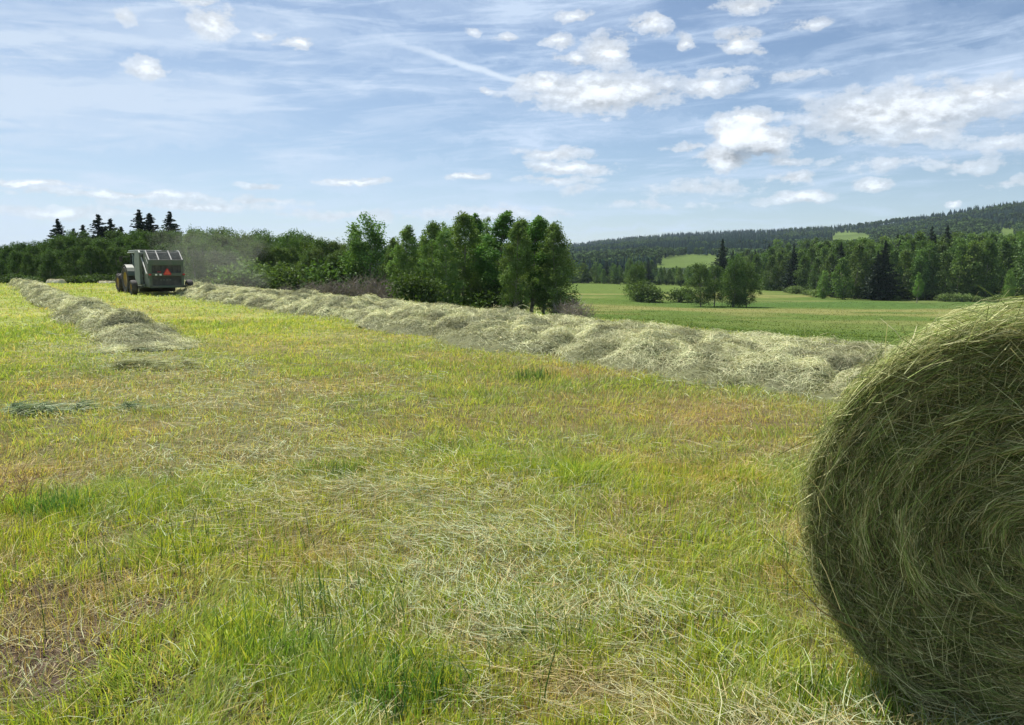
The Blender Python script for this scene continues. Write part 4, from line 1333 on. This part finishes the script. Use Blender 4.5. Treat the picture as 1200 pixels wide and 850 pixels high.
    for (x0, y0, x1, y1) in [(1060, 402, 1030, 372), (1095, 392, 1122, 366), (1140, 388, 1152, 362), (1170, 380, 1196, 346), (1060, 410, 1075, 380), (1030, 425, 1012, 398), (1120, 385, 1090, 362), (985, 480, 968, 458), (1180, 372, 1150, 352)]:
        curve([(x0, y0, 2.95), ((x0 + x1) / 2 + 3, (y0 + y1) / 2, 2.95), (x1, y1, 3.0)], .004, (.62, .58, .36))


near_bale()


# ------------------------------------------------------------------ far bales on the crest
def small_bale(px, top, depth, label):
    P = at(px, top, depth); z0 = tz(P.x, P.y)
    rad = .62; root = empty('round_bale', (P.x, P.y, P.z - 2 * rad), R(-12), label, 'hay bale', 'far bales lying at the crest of the field')
    na = 28; L = .75
    rings = [(0, -L), (.9, -L), (1, -L * .93), (1, -.3), (1, .3), (1, L * .93), (.9, L), (0, L)]
    th = np.arange(na) / na * 6.2832; V = []
    for (k, a) in rings:
        r = rad * k * (1 + .02 * np.sin(th * 3 + a)); V.append(np.stack([np.full(na, a), np.cos(th) * r, rad + np.sin(th) * r], 1))
    V = np.concatenate(V); Q = [(k * na + j, k * na + (j + 1) % na, (k + 1) * na + (j + 1) % na, (k + 1) * na + j) for k in range(len(rings) - 1) for j in range(na)]
    C = np.tile([[.62, .60, .46]], (len(V), 1)) * (.8 + .35 * vn(V[:, 0] * 12, V[:, 1] * 12, 3)[:, None])
    obj_from('packed_hay', V, np.array(Q), None, M_HAY, root, C, True)
    rb = Ribbons(); n = 900; a = rng.uniform(0, 6.28, n); x = rng.uniform(-L, L, n); f = np.linspace(-.5, .5, 4)
    aa = a[:, None] + f * .5; rr = rad + rng.exponential(.012, n)[:, None] + 0 * aa
    P = np.stack([x[:, None] + f * rng.normal(0, .2, n)[:, None], np.cos(aa) * rr, rad + np.sin(aa) * rr], -1)
    rb.add(P, unit(rng.normal(size=(n, 3))), np.full(n, .03), np.tile([[.6, .57, .42]], (n, 1)) * rng.uniform(.7, 1.1, (n, 1)), .5)
    rb.build('straw', M_HAY, root)


small_bale(65, 327.5, 82, 'pale far bale on the field crest nearer the left edge')
small_bale(125, 329.5, 80, 'pale far bale on the field crest just left of the tractor')


# ------------------------------------------------------------------ machines
def mb(): return [[], [], []]


class Solid:
    """boxes, prisms and turned shapes collected into one bevel-edged mesh"""
    def __init__(self): self.V = []; self.F = []
    def box(self, x0, x1, y0, y1, z0, z1):
        n = len(self.V)
        self.V += [(x0, y0, z0), (x1, y0, z0), (x1, y1, z0), (x0, y1, z0), (x0, y0, z1), (x1, y0, z1), (x1, y1, z1), (x0, y1, z1)]
        self.F += [[n + i for i in f] for f in ((0, 3, 2, 1), (4, 5, 6, 7), (0, 1, 5, 4), (1, 2, 6, 5), (2, 3, 7, 6), (3, 0, 4, 7))]
        return self
    def prism(self, prof, y0, y1):          # profile in x,z extruded across y
        n = len(self.V); m = len(prof)
        self.V += [(x, y0, z) for x, z in prof] + [(x, y1, z) for x, z in prof]
        self.F += [[n + i for i in range(m)], [n + m + i for i in reversed(range(m))]]
        self.F += [[n + (i + 1) % m, n + i, n + m + i, n + m + (i + 1) % m] for i in range(m)]
        return self
    def bar(self, a, b, r, sides=8, r2=None):
        a = Vector(a); b = Vector(b); d = (b - a).normalized(); u = d.orthogonal().normalized(); w = d.cross(u); n = len(self.V); r2 = r if r2 is None else r2
        for (p, rr) in ((a, r), (b, r2)):
            for k in range(sides):
                th = 2 * math.pi * k / sides + math.pi / sides; self.V.append(tuple(p + (u * math.cos(th) + w * math.sin(th)) * rr))
        self.F += [[n + k, n + (k + 1) % sides, n + sides + (k + 1) % sides, n + sides + k] for k in range(sides)]
        self.F += [[n + k for k in reversed(range(sides))], [n + sides + k for k in range(sides)]]
        return self
    def turn(self, prof, cx, cy, cz, seg=40):  # profile (radius, y) turned about the y axis
        n = len(self.V); m = len(prof)
        for k in range(seg):
            th = 2 * math.pi * k / seg
            for (r, y) in prof: self.V.append((cx + math.cos(th) * r, cy + y, cz + math.sin(th) * r))
        for k in range(seg):
            for j in range(m - 1):
                self.F.append([n + k * m + j, n + k * m + j + 1, n + ((k + 1) % seg) * m + j + 1, n + ((k + 1) % seg) * m + j])
        return self
    def build(self, name, mat, parent, bevel=.012, smooth=False):
        me = bpy.data.meshes.new(name); me.from_pydata(self.V, [], self.F); me.update()
        me.materials.append(mat); o = bpy.data.objects.new(name, me); COL.objects.link(o); o.parent = parent
        if smooth: me.polygons.foreach_set('use_smooth', [True] * len(me.polygons))
        if bevel:
            b = o.modifiers.new('bevel', 'BEVEL'); b.width = bevel; b.segments = 2; b.limit_method = 'ANGLE'; b.angle_limit = R(40)
        return o


M_GRN = solid_mat('machine_green', (.065, .095, .060), .5, noise=.3, col2=(.095, .10, .075), scale=3)
M_GRNL = solid_mat('dusty_green_panel', (.17, .20, .165), .5, col2=(.12, .14, .115), scale=4)
M_GRY = solid_mat('dusty_grey_metal', (.50, .50, .47), .5, col2=(.36, .36, .33), scale=5, metal=.2)
M_BLK = solid_mat('black_rubber', (.028, .027, .026), .85, col2=(.075, .068, .058), scale=4)
M_BELT = solid_mat('dark_bale_belts', (.045, .045, .042), .8, col2=(.085, .08, .07), scale=3)
M_YEL = solid_mat('yellow_rim', (.40, .27, .06), .6, col2=(.28, .20, .08), scale=4)
M_RED = solid_mat('slow_vehicle_orange', (.72, .085, .04), .45, noise=.1)
M_REDD = solid_mat('dark_red_border', (.45, .02, .02), .4, noise=.1)
M_WHT = solid_mat('white_reflector', (.8, .8, .78), .35, noise=.1)
M_GLS = solid_mat('tinted_glass', (.10, .14, .15), .06, noise=.05, spec=1.0)
M_DRK = solid_mat('dark_interior', (.03, .03, .032), .7)
M_SLAT = solid_mat('pale_slats', (.25, .25, .235), .6, col2=(.16, .16, .15), scale=5)


def wheel(root, cx, cy, r, w, rimr, lugs, out):
    """tyre with lugs and a dished rim"""
    s = Solid(); h = w / 2
    s.turn([(rimr, -h * .8), (r * .86, -h), (r * .97, -h * .8), (r, -h * .45), (r, h * .45), (r * .97, h * .8), (r * .86, h), (rimr, h * .8), (rimr, -h * .8)], cx, cy, r, 44)
    for k in range(lugs):
        for sd_ in (-1, 1):
            th = 2 * math.pi * (k + (.5 if sd_ > 0 else 0)) / lugs
            p0 = Vector((cx + math.cos(th) * (r + .012), cy, r + math.sin(th) * (r + .012)))
            th2 = th + .22; p1 = Vector((cx + math.cos(th2) * (r + .002), cy + sd_ * h * .95, r + math.sin(th2) * (r + .002)))
            s.bar(p0, p1, .032 if r > .6 else .018, 4)
    wo = empty('wheel'); wo.parent = root
    s.build('tyre', M_BLK, wo, 0)
    s = Solid(); o = out
    s.turn([(rimr, -h * .8), (rimr * .96, -h * .5), (rimr * .9, o * h * .35), (rimr * .45, o * h * .15), (rimr * .3, o * h * .45), (.001, o * h * .5)], cx, cy, r, 36)
    s.turn([(rimr, h * .8), (rimr * .96, h * .5), (rimr * .9, o * h * .35 - .02 * o)], cx, cy, r, 36)
    for k in range(8):
        th = 6.2832 * k / 8; s.bar((cx + math.cos(th) * rimr * .38, cy + o * h * .2, r + math.sin(th) * rimr * .38), (cx + math.cos(th) * rimr * .38, cy + o * h * .38, r + math.sin(th) * rimr * .38), .02, 6)
    s.build('rim', M_YEL, wo, 0)


def baler(loc, rz):
    root = empty('round_baler', loc, rz, 'dusty dark green round baler with orange triangle and pale slatted top, towed behind the tractor', 'baler')
    B = .88
    # tailgate shell: side walls
    for sd_ in (-1, 1):
        s = Solid(); y0, y1 = (B - .06, B) if sd_ > 0 else (-B, -B + .06)
        s.prism([(0, .42), (0, 1.86), (.75, 2.36), (1.15, 2.36), (1.30, 2.0), (1.30, .75), (1.0, .42)], y0, y1)
        s.prism([(.10, .9), (.10, 1.7), (.62, 2.05), (.70, 2.05), (.22, 1.6), (.22, .95)], y0 - .03 if sd_ < 0 else y1, y0 if sd_ < 0 else y1 + .03)
        s.build('side_panel', M_GRN, root)
    # rear frame
    s = Solid()
    s.box(-.05, .03, -B, -B + .14, .42, 1.86); s.box(-.05, .03, B - .14, B, .42, 1.86)
    s.box(-.06, .04, -B, B, 1.60, 1.87)
    s.box(-.09, .03, -B - .02, B + .02, 1.03, 1.20)
    s.box(-.05, .06, -B, B, .40, .52)
    s.bar((-.04, -B - .02, 1.88), (-.04, B + .02, 1.88), .025)
    s.build('tailgate_frame', M_GRN, root)
    s = Solid(); s.box(.04, .09, -B + .1, B - .1, 1.22, 1.62); s.box(.02, .07, -B + .1, B - .1, .5, 1.04)
    for k in range(6): y = -.72 + k * .29; s.box(.0, .038, y - .11, y + .11, 1.2, 1.6)
    s.build('belts', M_BELT, root, .006)
    # little plates on the lower panel
    s = Solid()
    for k, y in enumerate((-.18, -.02, .14, .30)): s.box(-.004, .018, y - .04, y + .04, .80, .835)
    s.build('marks', M_GRNL, root, .002)
    # slatted sloping top
    s = Solid(); nx = math.hypot(.75, .5)
    for k in range(9):
        f = k / 8; x = .02 + .74 * f; z = 1.885 + .5 * f; s.box(x - .03, x + .03, -B, B, z - .02, z + .02)
    for y in (-B, -.32, .32, B - .06): s.prism([(0, 1.875), (.76, 2.385), (.76, 2.415), (0, 1.915)], y, y + .06)
    s.build('slatted_top', M_SLAT, root, .005)
    s = Solid(); s.prism([(.02, 1.80), (.78, 2.30), (1.25, 2.30), (1.3, 2.2), (.7, 2.1), (.1, 1.7)], -B + .07, B - .07); s.build('top_liner', M_DRK, root, 0)
    # front chamber
    s = Solid(); Y = 1.06
    s.prism([(1.42, .55), (1.42, 2.30), (1.65, 2.44), (2.5, 2.35), (2.75, 1.9), (2.75, .9), (2.3, .55)], -Y, -Y + .1)
    s.prism([(1.42, .55), (1.42, 2.30), (1.65, 2.44), (2.5, 2.35), (2.75, 1.9), (2.75, .9), (2.3, .55)], Y - .1, Y)
    s.box(1.40, 1.46, Y - .32, Y - .1, .55, 2.28); s.box(1.40, 1.46, -Y + .1, -Y + .32, .55, 2.28)
    s.box(1.6, 2.45, -Y + .1, Y - .1, 2.26, 2.32)
    s.build('front_shield', M_GRNL, root)
    s = Solid(); s.box(1.3, 2.6, -.9, .9, .6, 2.2); s.box(1.0, 1.32, -.85, .85, .7, 2.1); s.build('bale_chamber', M_DRK, root, 0)
    s = Solid()
    for k in range(5): s.bar((1.36, -Y + .12, .9 + .3 * k), (1.36, Y - .12, .9 + .3 * k), .07, 10)
    s.build('rollers', M_BELT, root, 0)
    for sd_ in (-1, 1):
        s = Solid(); s.bar((.35, sd_ * (B + .05), 1.15), (1.5, sd_ * (B + .05), 2.1), .035, 10); s.bar((.7, sd_ * (B + .05), 1.44), (1.5, sd_ * (B + .05), 2.1), .022, 8)
        s.bar((.35, sd_ * B, 1.15), (.35, sd_ * (B + .1), 1.15), .05, 8); s.build('hydraulic_ram', M_GRY, root, 0)
    # undercarriage, pickup, tongue
    s = Solid(); s.box(1.15, 1.3, -1.35, 1.35, .36, .5); s.box(.9, 2.7, -.95, -.83, .42, .58); s.box(.9, 2.7, .83, .95, .42, .58)
    s.prism([(2.6, .5), (2.6, .68), (4.3, .52), (4.3, .42)], -.14, .14); s.build('chassis', M_GRN, root)
    s = Solid(); s.bar((2.45, -.95, .32), (2.45, .95, .32), .2, 12)
    for k in range(14):
        y = -.9 + k * .138
        for q in range(5): th = q * 1.2566 + k * .3; s.bar((2.45, y, .32), (2.45 + math.cos(th) * .3, y, .34 + math.sin(th) * .3), .008, 4)
    s.build('pickup', M_BELT, root, 0)
    for sd_ in (-1, 1): wheel(root, 1.22, sd_ * 1.45, .40, .32, .20, 0, sd_)
    # orange triangle with dark red border
    tri = empty('warning_triangle'); tri.parent = root
    def trip(r, x0, x1, cut):
        pts = []
        for k in range(3):
            th = math.pi / 2 + k * 2 * math.pi / 3
            for d in (-cut, cut): pts.append((math.cos(th + d) * r, math.sin(th + d) * r))
        s = Solid(); n = len(pts)
        s.V = [(x0, y - .02, z + 1.21) for y, z in pts] + [(x1, y - .02, z + 1.21) for y, z in pts]
        s.F = [list(range(n)), [n + i for i in reversed(range(n))]] + [[(i + 1) % n, i, n + i, n + (i + 1) % n] for i in range(n)]
        return s
    trip(.22, -.115, -.093, .16).build('border', M_REDD, tri, 0); trip(.175, -.13, -.117, .05).build('face', M_RED, tri, 0)
    for y in (.55, .33, ):
        s = Solid(); s.box(-.115, -.09, y - .05, y + .05, 1.06, 1.14); s.build('reflector', M_WHT, root, .004)
    s = Solid(); s.box(-.115, -.09, .30, .48, 1.235, 1.27); s.build('sticker', M_REDD, root, .003)
    for sd_ in (-1, 1): s = Solid(); s.box(-.14, -.09, sd_ * .86 - .06, sd_ * .86 + .06, 1.07, 1.15); s.build('tail_lamp', M_REDD, root, .006)


def tractor(loc, rz):
    root = empty('tractor', loc, rz, 'green tractor with yellow rims and a pale cab roof, pulling the baler', 'tractor')
    root.scale = (1, 1, .91)
    for sd_ in (-1, 1):
        wheel(root, 0, sd_ * .98, .86, .50, .48, 18, sd_); wheel(root, 2.55, sd_ * .95, .60, .38, .34, 16, sd_)
    s = Solid(); s.prism([(.95, .95), (.95, 1.72), (1.6, 1.72), (2.9, 1.55), (3.15, 1.4), (3.15, .85), (2.6, .8)], -.40, .40); s.build('hood', M_GRN, root, .04)
    s = Solid(); s.box(-.5, 3.0, -.26, .26, .55, .98); s.box(2.45, 2.65, -.8, .8, .52, .66); s.box(-.12, .12, -.8, .8, .75, .97); s.build('chassis', M_GRN, root)
    s = Solid(); s.box(3.15, 3.19, -.34, .34, .9, 1.36); s.build('grille', M_DRK, root, .01)
    for sd_ in (-1, 1): s = Solid(); s.bar((3.17, sd_ * .22, 1.25), (3.21, sd_ * .22, 1.25), .07, 14); s.build('headlight', M_WHT, root, 0)
    # fenders
    for sd_ in (-1, 1):
        s = Solid(); prof = []
        for k in range(9): th = R(15 + 150 * k / 8); prof.append((math.cos(th) * .97, .86 + math.sin(th) * .95))
        for k in range(9): th = R(165 - 150 * k / 8); prof.append((math.cos(th) * .92, .86 + math.sin(th) * .90))
        y0, y1 = sorted((sd_ * .66, sd_ * 1.2)); s.prism(prof, y0, y1); s.build('fender', M_GRN, root, 0)
    cab = empty('cab'); cab.parent = root
    s = Solid()
    for (x, y) in ((-.62, .62), (-.62, -.62), (.30, .74), (.30, -.74), (.98, .52), (.98, -.52)): s.bar((x, y, 1.1), (x * .92 if x > .5 else x, y, 2.52), .045, 6)
    s.box(-.66, 1.0, -.62, .62, 1.05, 1.16); s.build('cab_frame', M_DRK, cab, 0)
    s = Solid(); s.box(-.80, 1.08, -.80, .80, 2.52, 2.60); s.box(-.74, 1.0, -.74, .74, 2.60, 2.72); s.build('roof', M_GRNL, cab, .04)
    s = Solid(); s.box(-.615, -.605, -.58, .58, 1.3, 2.5); s.build('window', M_GLS, cab, 0)
    s = Solid(); s.box(.92, .93, -.48, .48, 1.45, 2.5); s.build('window', M_GLS, cab, 0)
    for sd_ in (-1, 1): s = Solid(); s.prism([(-.56, 1.55), (-.56, 2.5), (.86, 2.5), (.9, 1.3), (.3, 1.2)], sd_ * .655, sd_ * .665); s.build('window', M_GLS, cab, 0)
    s = Solid(); s.box(-.35, .1, -.25, .25, 1.2, 1.5); s.box(-.42, -.3, -.25, .25, 1.45, 2.05); s.build('seat', M_BLK, cab, .03)
    for sd_ in (-1, 1):
        s = Solid(); s.bar((.95, sd_ * .75, 2.3), (1.0, sd_ * 1.15, 2.3), .02, 6); s.box(.96, 1.02, sd_ * 1.16 - .09, sd_ * 1.16 + .09, 1.98, 2.32); s.build('mirror', M_BLK, cab, .008)
        s = Solid(); s.box(-.86, -.80, sd_ * .6 - .08, sd_ * .6 + .08, 2.52, 2.60); s.build('work_lamp', M_WHT, cab, .01)
        s = Solid(); s.box(-.25, .2, sd_ * .78 - .12, sd_ * .78 + .12, .55, .6); s.box(.2, .8, sd_ * .55 - .15, sd_ * .55 + .15, .5, .55); s.build('step', M_DRK, root, .01)
    s = Solid(); s.bar((1.5, -.48, 1.3), (1.5, -.48, 2.55), .05, 10); s.build('exhaust', M_BLK, root, 0)
    s = Solid(); s.box(-.95, -.4, -.05, .05, .5, .6); s.bar((-.9, -.4, .62), (-.4, -.4, .66), .035); s.bar((-.9, .4, .62), (-.4, .4, .66), .035); s.build('drawbar', M_DRK, root, 0)


bp = at(196.5, 345.5, 43.0)
HEAD = math.atan2(TY, TX)
HB = HEAD + R(2.5)
bz = tz(bp.x, bp.y)
baler((bp.x, bp.y, bz), HB)
tx_, ty_ = bp.x + math.cos(HB) * 4.9 , bp.y + math.sin(HB) * 4.9
tractor((tx_, ty_, tz(tx_, ty_)), HB + R(1.0))


# ------------------------------------------------------------------ dust thrown up by the baler
def dust():
    m = bpy.data.materials.new('chaff_dust'); m.use_nodes = True; t = m.node_tree; t.nodes.clear()
    v = t.nodes.new('ShaderNodeVolumePrincipled'); v.inputs['Color'].default_value = (.84, .84, .80, 1); v.inputs['Density'].default_value = .015
    v.inputs['Anisotropy'].default_value = .3
    o = t.nodes.new('ShaderNodeOutputMaterial'); t.links.new(v.outputs[0], o.inputs['Volume'])
    c = at(250, 314, 50)
    nu, nv = 40, 20; V = []
    for j in range(nv + 1):
        ph = math.pi * j / nv
        for i in range(nu):
            th = 2 * math.pi * i / nu; d = Vector((math.sin(ph) * math.cos(th), math.sin(ph) * math.sin(th), math.cos(ph)))
            k = 1 + .28 * math.sin(d.x * 4 + 1) * math.cos(d.z * 5) + .18 * math.sin(d.y * 7 + d.z * 6)
            V.append((c.x + d.x * 3.4 * k, c.y + d.y * 3.2 * k, max(c.z + .2 + d.z * 2.2 * k, bz + .15)))
    Q = [(j * nu + i, j * nu + (i + 1) % nu, (j + 1) * nu + (i + 1) % nu, (j + 1) * nu + i) for j in range(nv) for i in range(nu)]
    ob = obj_from('dust', V, np.array(Q)[:, ::-1], None, m)
    tag(ob, 'thin cloud of chaff dust hanging right of the baler', 'dust', kind='stuff')


dust()
